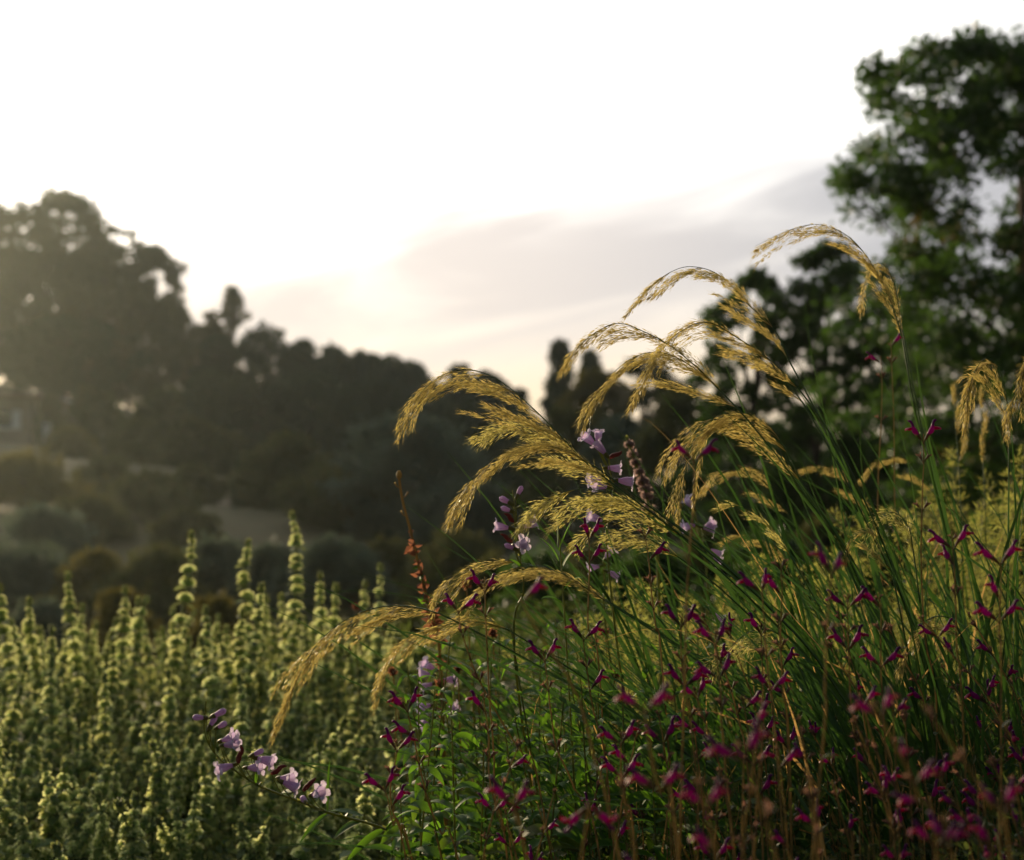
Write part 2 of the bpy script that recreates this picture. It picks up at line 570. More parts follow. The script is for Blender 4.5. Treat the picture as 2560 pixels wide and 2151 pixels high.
def slope_strip(name, line, wid, mat, lift, n=40):
    """a strip of other ground lying on the slope; line = [(x, y), ...] in plan, wid across the slope"""
    P = spline([(a, b, 0) for a, b in line], n)
    tt = unit(np.gradient(P, axis=0))
    s = np.stack([-tt[:, 1], tt[:, 0], tt[:, 2] * 0], -1)
    taper = np.sin(np.linspace(0.02, 0.98, n) * np.pi) ** 0.9
    rows = []
    rg = np.random.default_rng(len(name) + n)
    jig = rg.normal(size=(n, 2)) * 0.12
    for k, q in enumerate(np.linspace(-1, 1, 7)):
        e = P + s * (wid * q * taper * (1 + jig[:, 0 if q < 0 else 1]))[:, None]
        e[:, 2] = terr(e[:, 0], e[:, 1]) + lift
        rows.append(e)
    A = np.stack(rows, 1)
    i = np.arange(n - 1)[:, None] * 7 + np.arange(6)[None]
    m = MB().add(A.reshape(-1, 3), np.stack([i, i + 7, i + 8, i + 1], -1).reshape(-1, 4))
    return tag(m.build(name, mat), kind='structure')


def gp(x, Y):
    return at(x, 900, Y).x


slope_strip('path', [(gp(-60, 107), 107), (gp(40, 106.5), 106.5), (gp(130, 105.5), 105.5), (gp(200, 104), 104)], 1.2, MATS['track'], 0.12)
slope_strip('meadow', [(gp(-60, 102), 102), (gp(90, 102), 102), (gp(190, 101), 101), (gp(300, 100), 100)], 2.2, MATS['dry_meadow'], 0.10)
slope_strip('meadow', [(gp(160, 60), 60), (gp(300, 59), 59), (gp(420, 58), 58), (gp(500, 57), 57)], 4.0, MATS['dry_meadow'], 0.09, 36)

# ------------------------------------------------------------------ trees and shrubs


def crown_points(rng, shape, n):
    """clump centres in a unit crown: x, y in -1..1, z in 0..1"""
    out = []
    voids = []
    for _ in range(9 if shape == 'umbrella' else 5):
        a = rng.uniform(0, 2 * np.pi)
        voids.append((np.array([0.75 * np.cos(a), 0.75 * np.sin(a), rng.uniform(0.1, 0.9)]), rng.uniform(0.14, 0.28 if shape == 'umbrella' else 0.20)))
    lob = rng.uniform(0, 2 * np.pi, 3)
    while len(out) < n:
        a = rng.uniform(0, 2 * np.pi)
        z = rng.uniform(0, 1)
        if shape == 'round':
            rm = math.sqrt(max(0, 1 - (2 * z - 0.95) ** 2 / 1.1))
        elif shape == 'umbrella':
            rm = math.sqrt(max(0, 1 - z ** 2.2)) * (0.55 + 0.45 * min(1, z * 4))
        elif shape == 'cone':
            rm = (1 - z) ** 0.8 + 0.05
        elif shape == 'column':
            rm = (min(1, z * 3 + 0.55)) * math.sqrt(max(0, 1 - z ** 3))
        else:
            rm = math.sqrt(max(0, 1 - z ** 1.8))
        rm *= 1 + 0.16 * math.sin(3 * a + lob[0]) * math.sin(5 * z + lob[1]) + 0.1 * math.sin(7 * a + 9 * z + lob[2])
        r = rm * rng.uniform(0, 1) ** 0.38
        q = np.array([r * math.cos(a), r * math.sin(a), z])
        if any(np.linalg.norm(q - v) < s for v, s in voids):
            continue
        out.append(q)
    return np.array(out)


def tree(name, label, cat, px, top, half, Y, bot, shape, mat, seed, group=None, n_clump=70, n_leaf=60, leaf=None, spread=0.16, fill=1.0,
         depth=None, trunk=True, base_z=None, aspect=0.55, mat2=None, frac2=0.15, bark='bark', trunk_dx=0.0, extra=()):
    rng = np.random.default_rng(seed)
    if Y > 40 and shape != 'dome':
        n_clump, n_leaf, spread = int(n_clump * 2.6), int(n_leaf * 0.5), spread * 0.72
    T, B = at(px, top, Y), at(px, bot, Y)
    rx = half * SV / FPX * Y
    ry = depth if depth else rx
    x0 = T.x + trunk_dx
    z0 = float(terr(x0, Y)) if base_z is None else base_z
    zt = T.z
    zb = max(min(B.z, z0 + (0.02 if shape == 'dome' else 0.45 if shape == 'umbrella' else 0.10) * (zt - z0)), z0 + 0.02)
    root = thing(name, label, cat, (x0, Y, z0), group)
    C = crown_points(rng, shape, n_clump) * np.array([1.38, 1.38, 1.0])
    s = spread * rx
    h = (zt - zb)
    W = np.stack([T.x + C[:, 0] * (rx - s * 0.7), Y + C[:, 1] * (ry - s * 0.7), zb + s * 0.5 + C[:, 2] * (h - s * 1.2)], -1)
    if extra:
        E = np.array([[at(a, b, Y).x + rng.normal() * 0.06, Y + rng.normal() * 0.3 * ry, at(a, b, Y).z + rng.normal() * 0.06] for a, b in extra for _ in (0, 1)])
        W = np.vstack([W, E])
        n_clump = len(W)
    lf = (leaf if leaf else 0.0030 * Y) * 1.25
    n_leaf = int(n_leaf * 1.5)
    c = np.repeat(W, n_leaf, 0)
    off = rng.normal(size=(len(c), 3))
    off = unit(off) * (np.abs(rng.normal(size=(len(c), 1))) ** 0.7) * s * np.array([1, 1, 0.75])
    pos = c + off
    dr = unit(off) + rng.normal(size=off.shape) * 0.5
    sz = lf * rng.uniform(0.6, 1.3, len(c))
    if mat2:
        pick = np.repeat(rng.uniform(size=n_clump) < frac2, n_leaf)
    else:
        pick = np.zeros(len(c), bool)
    m = MB()
    leaves(m, rng, pos[~pick], dr[~pick], sz[~pick], aspect)
    m.build('crown', MATS[mat], root, False)
    if mat2 and pick.any():
        m = MB()
        leaves(m, rng, pos[pick], dr[pick], sz[pick], aspect)
        tag(m.build('crown', MATS[mat2], root, False), 'rust coloured leaves on the crown')
    if trunk:
        m = MB()
        r0 = max(0.006 * Y ** 0.5, 0.018 * (zt - z0))
        ht = zb + 0.55 * h
        tp = spline([(x0, Y, z0 - 0.1), (x0 + 0.1 * rx * rng.normal(), Y + 0.1 * rx * rng.normal(), z0 + 0.5 * (ht - z0)),
                     (T.x, Y, ht), (T.x + 0.05 * rx, Y, zb + 0.9 * h)], 16)
        m.tube(tp, np.linspace(r0, r0 * 0.25, 16) * np.concatenate([[1.35, 1.1], np.ones(14)]), 8)
        for q in W[rng.permutation(len(W))[:min(26, n_clump // 2)]]:
            k = int(np.clip(4 + 10 * (q[2] - zb) / max(h, 0.1) * 0.7, 3, 13))
            a = tp[k]
            mid = (a + q) / 2 + np.array([0, 0, 0.08 * h]) * rng.uniform(-1, 1)
            m.tube(spline([a, mid, q], 7), np.linspace(r0 * 0.32, r0 * 0.06, 7), 5)
        m.build('trunk', MATS[bark], root)
    return root


G1 = 'pines on the top of the hill'
G2 = 'trees along the falling ridge'
G3 = 'dark trees on the hillside'
G4 = 'shrubs scattered over the slope'
G5 = 'scrub in the hollow behind the flower bed'
PN = dict(n_clump=60, n_leaf=85)
tree('umbrella_pine', 'tallest umbrella pine on the hill, flat dark crown with bright sky gaps beneath', 'tree', 128, 392, 122, 132, 560, 'umbrella', 'pine', 1, G1, n_clump=62, n_leaf=85, spread=0.15)
tree('umbrella_pine', 'umbrella pine cut by the photo edge beside the tallest pine', 'tree', -40, 415, 110, 134, 640, 'umbrella', 'pine', 2, G1, **PN)
tree('pine_tree', 'dark pine whose rounded shoulder slopes down from the tallest pine', 'tree', 215, 455, 92, 128, 720, 'round', 'pine', 3, G1, **PN)
tree('pine_tree', 'pine with a small pointed tip above the steep end of the hilltop stand', 'tree', 318, 508, 68, 126, 740, 'round', 'pine', 4, G1, n_clump=50, n_leaf=85)
tree('pine_tree', 'broad dark pine filling the middle of the hilltop stand below the sky gaps', 'tree', 95, 500, 150, 125, 780, 'round', 'pine', 5, G1, n_clump=80, n_leaf=90)
tree('pine_tree', 'wide dark pine low on the hilltop, above the pale track', 'tree', 265, 590, 130, 120, 800, 'round', 'pine', 6, G1, n_clump=80, n_leaf=90)
tree('pine_tree', 'dark pine above the house at the photo edge', 'tree', -10, 590, 120, 119, 800, 'round', 'pine', 7, G1, n_clump=70, n_leaf=90)
tree('pine_tree', 'low dark pine at the foot of the hilltop stand', 'tree', 140, 650, 120, 114, 800, 'round', 'dark_pine', 8, G1, n_clump=70, n_leaf=90)
tree('slender_tree', 'slender lone tree with an airy crown standing up from the ridge dip', 'tree', 478, 588, 27, 126, 690, 'round', 'pine', 9, None, n_clump=26, n_leaf=50, spread=0.26)
tree('small_tree', 'small ragged tree leaning beside the slender lone tree', 'tree', 436, 640, 26, 126, 720, 'round', 'pine', 10, None, n_clump=18, n_leaf=50, spread=0.28)
tree('round_tree', 'squat dark tree under the slender lone tree', 'tree', 440, 690, 62, 120, 880, 'round', 'dark_pine', 11, G2, **PN)
ridge = [(548, 664, 58, 118, 880, 'flat topped dark tree just downhill of the slender lone tree'),
         (625, 700, 48, 118, 900, 'dark ridge tree between the flat topped tree and the long even row'),
         (682, 712, 48, 117, 900, 'first dark tree of the long even row on the ridge'),
         (738, 722, 46, 116, 900, 'second dark tree of the long even row on the ridge'),
         (792, 731, 46, 115, 900, 'third dark tree of the long even row on the ridge'),
         (842, 746, 42, 114, 900, 'last dark tree of the long even row, where the ridge drops'),
         (892, 790, 40, 112, 920, 'low dark tree in the notch of the ridge line'),
         (942, 752, 44, 108, 920, 'rounded dark tree rising just after the ridge notch'),
         (1000, 766, 44, 106, 930, 'dark tree behind the arching plume left of the sky notch'),
         (1052, 800, 40, 104, 940, 'lowest dark tree at the sky notch before the conifer')]
for k, (x, tp_, hf, Y, bt, lb) in enumerate(ridge):
    tree('ridge_tree', lb, 'tree', x, tp_, hf, Y, bt, 'round', 'dark_pine', 20 + k, G2, n_clump=46, n_leaf=90, spread=0.22)
slope = [(640, 770, 95, 98, 1000, 'broad dark tree in the middle of the hillside below the flat topped tree'),
         (760, 790, 90, 94, 1010, 'broad dark tree below the long even row on the ridge'),
         (870, 820, 85, 88, 1000, 'dark tree above the grey olive tree'),
         (530, 780, 80, 96, 960, 'dark tree above the narrow cypress'),
         (965, 830, 75, 84, 1020, 'dark tree above and behind the grey olive tree, under the ridge notch'),
         (1060, 850, 70, 70, 1040, 'dark tree behind the big arching plume, below the sky notch'),
         (430, 760, 60, 100, 900, 'dark rounded tree at the lower end of the hilltop stand')]
for k, (x, tp_, hf, Y, bt, lb) in enumerate(slope):
    tree('hillside_tree', lb, 'tree', x, tp_, hf, Y, bt, 'round', 'dark_pine', 40 + k, G3, n_clump=60, n_leaf=90, spread=0.22)
tree('olive_tree', 'grey green olive tree in front of the dark hillside trees', 'tree', 838, 848, 122, 45, 1150, 'round', 'olive_leaf', 50, None, n_clump=90, n_leaf=90, spread=0.2, leaf=0.16)
tree('cypress_tree', 'narrow dark cypress at the end of the pale dry meadow', 'tree', 507, 925, 24, 53, 1090, 'column', 'dark_pine', 51, None, n_clump=40, n_leaf=80, spread=0.4, leaf=0.13)
tree('green_tree', 'dull green rounded tree beside the narrow cypress', 'tree', 592, 892, 78, 52, 1120, 'round', 'scrub', 52, None, n_clump=70, n_leaf=80, leaf=0.17, spread=0.2)
tree('green_tree', 'dull green tree between the cypress and the grey olive tree, lower than both', 'tree', 700, 960, 88, 46, 1160, 'round', 'scrub', 53, None, n_clump=70, n_leaf=80, leaf=0.16, spread=0.2)
tree('olive_tree', 'second grey green olive tree, low behind the tall dried red stalk', 'tree', 960, 990, 100, 42, 1190, 'round', 'olive_leaf', 54, None, n_clump=70, n_leaf=80, leaf=0.16, spread=0.2)
shr = [(187, 800, 58, 86, 895, 'scrub', 'round green shrub on the slope uphill of the dry meadow'),
       (103, 815, 24, 92, 880, 'scrub', 'small shrub next to the corner of the house'),
       (147, 880, 44, 78, 985, 'yellow_scrub', 'yellowish shrub below the white post'),
       (337, 798, 58, 88, 900, 'scrub', 'round dark shrub below the low end of the hilltop stand'),
       (287, 865, 42, 78, 935, 'scrub', 'flat shrub in the middle of the tan slope'),
       (403, 868, 52, 74, 960, 'scrub', 'dark shrub uphill of the dry meadow, next to the flat shrub'),
       (275, 920, 36, 70, 975, 'scrub', 'small dark shrub at the upper edge of the dry meadow'),
       (455, 880, 40, 76, 960, 'scrub', 'shrub just above the narrow cypress, beside the meadow'),
       (50, 930, 115, 52, 1110, 'yellow_scrub', 'big yellowish bush below the house'),
       (312, 972, 82, 46, 1130, 'scrub', 'large dark bush with a bump on top, in front of the dry meadow'),
       (187, 1020, 70, 42, 1150, 'scrub', 'green bush between the big yellowish bush and the large dark bush'),
       (90, 1040, 90, 38, 1170, 'olive_leaf', 'grey green bush under the big yellowish bush'),
       (215, 940, 48, 56, 1010, 'scrub', 'low shrub standing in the middle of the dry meadow'),
       (395, 960, 52, 54, 1050, 'scrub', 'rounded shrub at the far end of the dry meadow, before the cypress'),
       (385, 1050, 60, 40, 1160, 'scrub', 'low dark bush at the meadow end, before the cypress')]
for k, (x, tp_, hf, Y, bt, mt, lb) in enumerate(shr):
    tree('shrub', lb, 'shrub', x, tp_, hf, Y, bt, 'dome', mt, 60 + k, G4, n_clump=50, n_leaf=80, spread=0.22, leaf=0.0034 * Y, trunk=True)
hol = [(30, 1120, 120, 26, 1330, 'olive_leaf', 'grey green scrub bush low at the photo edge'),
       (190, 1130, 90, 25, 1330, 'yellow_scrub', 'yellow brown scrub bush behind the third tall woolly spike'),
       (320, 1125, 100, 24, 1330, 'scrub', 'dark scrub bush behind the second tallest woolly spike'),
       (450, 1110, 95, 26, 1330, 'olive_leaf', 'grey green scrub bush between the two tallest woolly spikes'),
       (560, 1120, 90, 25, 1330, 'olive_leaf', 'grey green scrub bush behind the tallest woolly spike'),
       (690, 1105, 110, 24, 1330, 'olive_leaf', 'bluish green scrub bush before the dried red stalk'),
       (800, 1110, 100, 25, 1330, 'scrub', 'dark scrub bush behind the dried red stalk'),
       (930, 1090, 100, 23, 1330, 'scrub', 'dark scrub bush behind the lavender bell flowers'),
       (245, 1215, 70, 17, 1370, 'yellow_scrub', 'bright green low bush just behind the woolly bank'),
       (440, 1225, 70, 16, 1370, 'yellow_scrub', 'low bright green bush behind the tallest woolly spikes'),
       (90, 1230, 80, 18, 1370, 'olive_leaf', 'pale grey low bush just behind the woolly bank near the photo edge')]
for k, (x, tp_, hf, Y, bt, mt, lb) in enumerate(hol):
    tree('scrub_bush', lb, 'bush', x, tp_, hf, Y, bt, 'dome', mt, 80 + k, G5, n_clump=60, n_leaf=80, spread=0.2, leaf=0.0042 * Y)
# trees on the other side of the sky notch
G6 = 'trees beyond the sky notch'
tree('conifer', 'pointed dark conifer at the sky notch', 'tree', 1148, 700, 46, 82, 900, 'cone', 'dark_pine', 100, G6, n_clump=60, n_leaf=80, spread=0.25)
tree('conifer', 'second lower conifer behind the leftmost high plume', 'tree', 1210, 722, 44, 84, 900, 'cone', 'dark_pine', 101, G6, n_clump=60, n_leaf=80, spread=0.25)
tree('broad_tree', 'brownish tree behind the two crossing plumes', 'tree', 1225, 760, 70, 60, 960, 'round', 'yellow_scrub', 102, G6, n_clump=60, n_leaf=80)
tree('broad_tree', 'dark tree between the conifers and the sunlit bushes', 'tree', 1320, 735, 80, 62, 960, 'round', 'dark_pine', 103, G6, n_clump=70, n_leaf=80)
tree('broad_tree', 'dark green tree low behind the big arching plume', 'tree', 1170, 840, 95, 38, 1120, 'round', 'scrub', 104, G6, n_clump=80, n_leaf=85, leaf=0.13)
tree('broad_tree', 'bluish green tree low behind the woolly pink spike', 'tree', 1270, 860, 80, 36, 1100, 'round', 'olive_leaf', 105, G6, n_clump=80, n_leaf=85, leaf=0.13)
tree('broad_tree', 'dark leafy tree behind the lowest high plume', 'tree', 1400, 800, 105, 30, 1120, 'round', 'scrub', 106, G6, n_clump=100, n_leaf=85, leaf=0.11)
tree('broad_tree', 'dark tree behind the fan of green stems', 'tree', 1550, 860, 130, 27, 1150, 'round', 'broadleaf', 107, G6, n_clump=110, n_leaf=85, leaf=0.11)
tree('broad_tree', 'dark tree low behind the golden feathery plants', 'tree', 1760, 900, 150, 26, 1180, 'round', 'broadleaf', 108, G6, n_clump=110, n_leaf=80, leaf=0.11)
tree('broad_tree', 'dark tree under the tall leafy tree at the photo edge', 'tree', 2010, 880, 150, 25, 1180, 'round', 'broadleaf', 109, G6, n_clump=110, n_leaf=80, leaf=0.11)
tree('leafy_tree', 'dark leafy tree with sky sparkling through, behind the topmost plumes', 'tree', 1690, 498, 105, 20, 900, 'round', 'broadleaf', 110, G6, n_clump=175, n_leaf=54, leaf=0.085, spread=0.11)
tree('leafy_tree', 'low dark leafy tree with sky gaps, behind the second high plume', 'tree', 1545, 556, 105, 21, 900, 'round', 'broadleaf', 111, G6, n_clump=170, n_leaf=54, leaf=0.085, spread=0.11)
tree('leafy_tree', 'dark leafy tree against the tall tree, behind the topmost plume stem', 'tree', 1830, 600, 110, 19, 960, 'round', 'broadleaf', 112, G6, n_clump=170, n_leaf=50, leaf=0.08, spread=0.11)
tree('tall_tree', 'tall dark leafy tree at the photo edge, sky gaps and rusty leaves in its crown', 'tree', 2085, 150, 285, 14, 860, 'round', 'broadleaf', 120, None,
     n_clump=480, n_leaf=54, leaf=0.068, spread=0.09, mat2='broadleaf_rust', frac2=0.06, trunk_dx=0.15,
     extra=[(1738, 372), (1750, 375), (1765, 372), (1785, 380), (1805, 385), (1830, 400), (1780, 170), (1800, 160), (1825, 175), (1850, 190), (1855, 110), (1870, 120), (1890, 140),
            (1815, 205), (1800, 290), (1815, 300), (1850, 270), (1840, 420), (1880, 450), (1870, 520), (1860, 580), (1890, 620), (1880, 690),
            (1900, 740), (1950, 700), (1930, 800), (2000, 760), (2060, 720), (2080, 800), (1940, 115), (1960, 108), (1985, 104), (1920, 130), (2092, 92), (2070, 105), (2095, 110), (2040, 112), (1905, 160), (1920, 200), (1900, 240), (1880, 330), (1950, 180), (1930, 280), (1905, 400), (1930, 520), (1910, 560), (1950, 620), (2000, 560), (2040, 640),
            (2000, 90), (2080, 120), (2060, 140), (1980, 110), (2095, 150)])

G7 = 'dark bushes behind the flower bed'
for k, (x, tp_, hf, Y, mt, lb) in enumerate([
        (1010, 1150, 90, 13, 'scrub', 'dark bush behind the upright lavender bell flowers'), (1110, 1130, 80, 12, 'broadleaf', 'dark bush behind the green leafy tip'),
        (1220, 1120, 90, 13, 'scrub', 'dark bush behind the violet sage flowers'), (1330, 1110, 90, 11, 'broadleaf', 'dark bush behind the soft green plume'),
        (1450, 1090, 95, 12, 'scrub', 'dark bush behind the blurred pink bell flowers'), (1570, 1080, 95, 11, 'broadleaf', 'dark bush behind the green young plume'),
        (1690, 1070, 100, 12, 'scrub', 'dark bush behind the grass fan'), (1820, 1060, 100, 11, 'broadleaf', 'dark bush behind the curled young plumes'),
        (1950, 1040, 110, 12, 'scrub', 'dark bush behind the broad grass blades'), (2080, 1020, 110, 11, 'broadleaf', 'dark bush at the photo edge behind the feathery plants'),
        (520, 1290, 110, 8, 'scrub', 'low dark bush behind the upper rows of the woolly bank'), (700, 1280, 110, 8, 'scrub', 'low dark bush behind the woolly spikes right of the tallest'),
        (840, 1270, 90, 7, 'scrub', 'low dark bush behind the foot of the dried red stalk'),
        (900, 1230, 80, 10, 'scrub', 'dark low bush behind the lowest plume and the orange heads')]):
    tree('dark_bush', lb, 'bush', x, tp_, hf, Y, 1350, 'dome', mt, 140 + k, G7, n_clump=60, n_leaf=70, spread=0.2, leaf=0.0042 * Y)

# ------------------------------------------------------------------ house on the slope
hy = 95.0
hx1 = gp(62, hy)
hb = at(62, 905, hy).z
hz = at(62, 818, hy).z
root = thing('house', 'low pale house with a dark window, cut by the photo edge on the slope', 'house', (hx1 - 4, hy, float(terr(hx1 - 4, hy))))
m = MB()
wx0, wx1, wz0, wz1 = gp(-14, hy), gp(42, hy), at(0, 880, hy).z, at(0, 842, hy).z
gz0 = float(terr(hx1, hy)) - 1.5
for lo, hi in (((hx1 - 9, hy, gz0), (wx0, hy + 0.3, hz)), ((wx1, hy, gz0), (hx1, hy + 0.3, hz)), ((wx0, hy, gz0), (wx1, hy + 0.3, wz0)), ((wx0, hy, wz1), (wx1, hy + 0.3, hz)),
               ((hx1 - 9, hy + 5.7, gz0), (hx1, hy + 6, hz)), ((hx1 - 0.3, hy + 0.3, gz0), (hx1, hy + 5.7, hz)), ((hx1 - 9, hy + 0.3, gz0), (hx1 - 8.7, hy + 5.7, hz))):
    m.box(lo, hi)
m.build('wall', MATS['render_wall'], root, False)
m = MB().box((hx1 - 9.5, hy - 0.6, hz + 0.003), (hx1 + 0.5, hy + 6.5, hz + 0.28))
m.build('roof', MATS['tile_roof'], root, False)
win = MB().box((wx0, hy + 0.16, wz0), (wx1, hy + 0.2, wz1)).build('window', MATS['dark_glass'], root, False)
m = MB()
fw = 0.14
m.box((wx1 - 0.62, hy + 0.02, wz0), (wx1 - 0.02, hy + 0.15, wz1)).box((wx0, hy + 0.02, wz0), (wx0 + fw, hy + 0.15, wz1)).box((wx0 + fw, hy + 0.02, wz0), (wx1 - 0.62, hy + 0.15, wz0 + fw))
m.build('frame', MATS['white_paint'], win, False)
px_ = gp(97, 90)
pz = float(terr(px_, 90))
m = MB().box((px_ - 0.22, 89.8, pz - 0.2), (px_ + 0.22, 90.2, at(97, 872, 90).z)).box((px_ - 0.28, 89.74, at(97, 872, 90).z), (px_ + 0.28, 90.26, at(97, 872, 90).z + 0.12))
tag(m.build('gate_post', MATS['white_paint'], None, False), 'white gate post standing on the slope beside the house', 'post')

# ------------------------------------------------------------------ ornamental grass: tufts of blades and arching plumes
rng0 = np.random.default_rng(5)


def tuft(label, bx, Y, n, seed, lean, hmax, wid=0.0034, sx=0.16, mat='grass_blade'):
    rng = np.random.default_rng(seed)
    b = at(bx, 2290, Y)
    root = thing('grass_tuft', label, 'grass tuft', (b.x, Y, 0), 'ornamental grass tufts')
    m = MB()
    for k in range(n):
        p0 = np.array([b.x + rng.normal() * sx, Y + rng.normal() * 0.10, 0.0])
        ln = hmax * rng.uniform(0.55, 1.05)
        a = max(lean - 0.42, lean + rng.normal() * 0.24)
        yy = rng.normal() * 0.22
        bend = rng.uniform(0.15, 1.1) * (-1 if rng.uniform() < 0.85 else 1)
        u = np.linspace(0, 1, 12)
        ang = a + bend * u ** 2
        st = np.stack([np.sin(ang), np.full(12, yy) * (0.4 + u), np.cos(ang)], -1) * ln / 12
        P = p0 + np.cumsum(st, 0)
        wd = wid * rng.uniform(0.5, 1.25) * np.minimum(1, (1 - u) * 2.6 + 0.03) * (0.7 + 0.3 * np.minimum(1, u * 4))
        m.ribbon(P, wd, unit(np.array([rng.normal() * 0.6, -1, 0.5 + rng.normal() * 0.4])), 0.35)
    m.build('blades', MATS[mat], root)
    m = MB()
    for k in range(n // 5):
        p0 = np.array([b.x + rng.normal() * sx, Y + rng.normal() * 0.12, 0.0])
        ln = hmax * rng.uniform(0.45, 0.85)
        u = np.linspace(0, 1, 14)
        ang = lean + rng.normal() * 0.45 + rng.uniform(-2.2, 1.6) * u ** 2.5
        st = np.stack([np.sin(ang), np.full(14, rng.normal() * 0.25) * (0.4 + u), np.cos(ang)], -1) * ln / 14
        P = p0 + np.cumsum(st, 0)
        m.ribbon(P, wid * rng.uniform(0.3, 0.9) * np.minimum(1, (1 - u) * 2.6 + 0.03), unit(np.array([rng.normal() * 0.6, -1, 0.5])), 0.4)
    tag(m.build('withered_blades', MATS['dry_blade'], root), 'dry straw coloured blades in the tuft')
    return root


tuft('large tuft of green grass blades fanning up beneath the arching plumes', 1870, 2.25, 210, 201, -0.36, 1.10)
tuft('upright tuft of green grass blades under the topmost plume', 2010, 2.38, 170, 202, -0.16, 1.15)
tuft('loose tuft of grass blades in front of the green leafy stems', 1560, 2.4, 60, 203, -0.40, 0.80, 0.0024)
tuft('tuft of tall thin grass blades at the photo edge', 2150, 2.15, 130, 204, 0.0, 1.05)


def loose_blade(pts, Y, wid, label, mat='grass_blade', dY=0.0):
    P = [tuple(at(x, y, Y + dY * k / (len(pts) - 1))) for k, (x, y) in enumerate(pts)]
    b = P[0]
    P = [(b[0] + 0.05, b[1], 0.0)] + P if b[2] > 0.35 else P
    Q = spline(P, 40)
    u = np.linspace(0, 1, 40)
    m = MB().ribbon(Q, wid * np.minimum(1, (1 - u) * 2.2 + 0.05), (0.2, -1, 0.3), 0.3)
    o = m.build('thin_grass', MATS[mat])
    return tag(o, label, 'grass blade', 'single grass blades standing clear', 'thing')


for pts, Y, wd, lb, mt in [
    ([(1790, 1700), (1745, 1200), (1700, 900), (1662, 720), (1650, 610), (1655, 555)], 2.15, 0.0016, 'hair thin grass blade rising between the two topmost plumes', 'grass_blade'),
    ([(1700, 1600), (1500, 1440), (1200, 1310), (900, 1235), (760, 1212), (640, 1220), (520, 1258)], 2.0, 0.0009, 'hair thin grass blade arching over the lowest plume', 'grass_blade'),
    ([(1750, 1500), (1600, 1230), (1450, 1000), (1350, 880), (1300, 850)], 2.05, 0.0009, 'hair thin grass blade crossing above the woolly pink spike', 'dry_blade'),
    ([(1800, 1500), (1660, 1060), (1560, 900), (1490, 870)], 2.1, 0.0022, 'grass blade leaning out beneath the lowest high plume', 'grass_blade'),
    ([(1900, 1500), (1880, 1080), (1840, 860), (1790, 740), (1760, 700)], 2.25, 0.0016, 'thin curling grass blade beside the stem of the topmost plume', 'grass_blade'),
    ([(1830, 1500), (1770, 1000), (1764, 850), (1766, 745)], 2.3, 0.0013, 'thin straight grass blade standing before the dark leafy tree', 'grass_blade'),
    ([(1990, 1600), (1965, 1200), (1935, 1050), (1905, 930), (1888, 850)], 2.3, 0.0055, 'broad green grass blade below the topmost plume', 'grass_blade'),
    ([(1960, 1650), (1940, 1150), (1915, 980), (1895, 900)], 2.32, 0.005, 'second broad grass blade below the topmost plume, shorter', 'grass_blade'),
    ([(1880, 1600), (1790, 1150), (1730, 1000), (1690, 870), (1650, 790)], 2.12, 0.0045, 'broad grass blade inside the fan of stems', 'grass_blade'),
    ([(1700, 1500), (1500, 1380), (1370, 1330), (1200, 1330), (1100, 1350)], 1.95, 0.0011, 'thin grass blade bowing across the magenta flowers', 'grass_blade'),
    ([(1500, 1764), (1280, 1655), (1130, 1650), (1000, 1690), (940, 1764)], 1.8, 0.0016, 'grass blade arching low in front of the leafy stems', 'grass_blade'),
    ([(2060, 1700), (2066, 1200), (2070, 900), (2080, 760)], 2.1, 0.0022, 'straight grass blade beside the plume at the photo edge', 'grass_blade'),
    ([(1600, 1500), (1480, 1330), (1330, 1290), (1150, 1350)], 2.1, 0.0008, 'hair thin dry blade among the magenta flowers', 'dry_blade'),
]:
    loose_blade(pts, Y, wd, lb, mt)


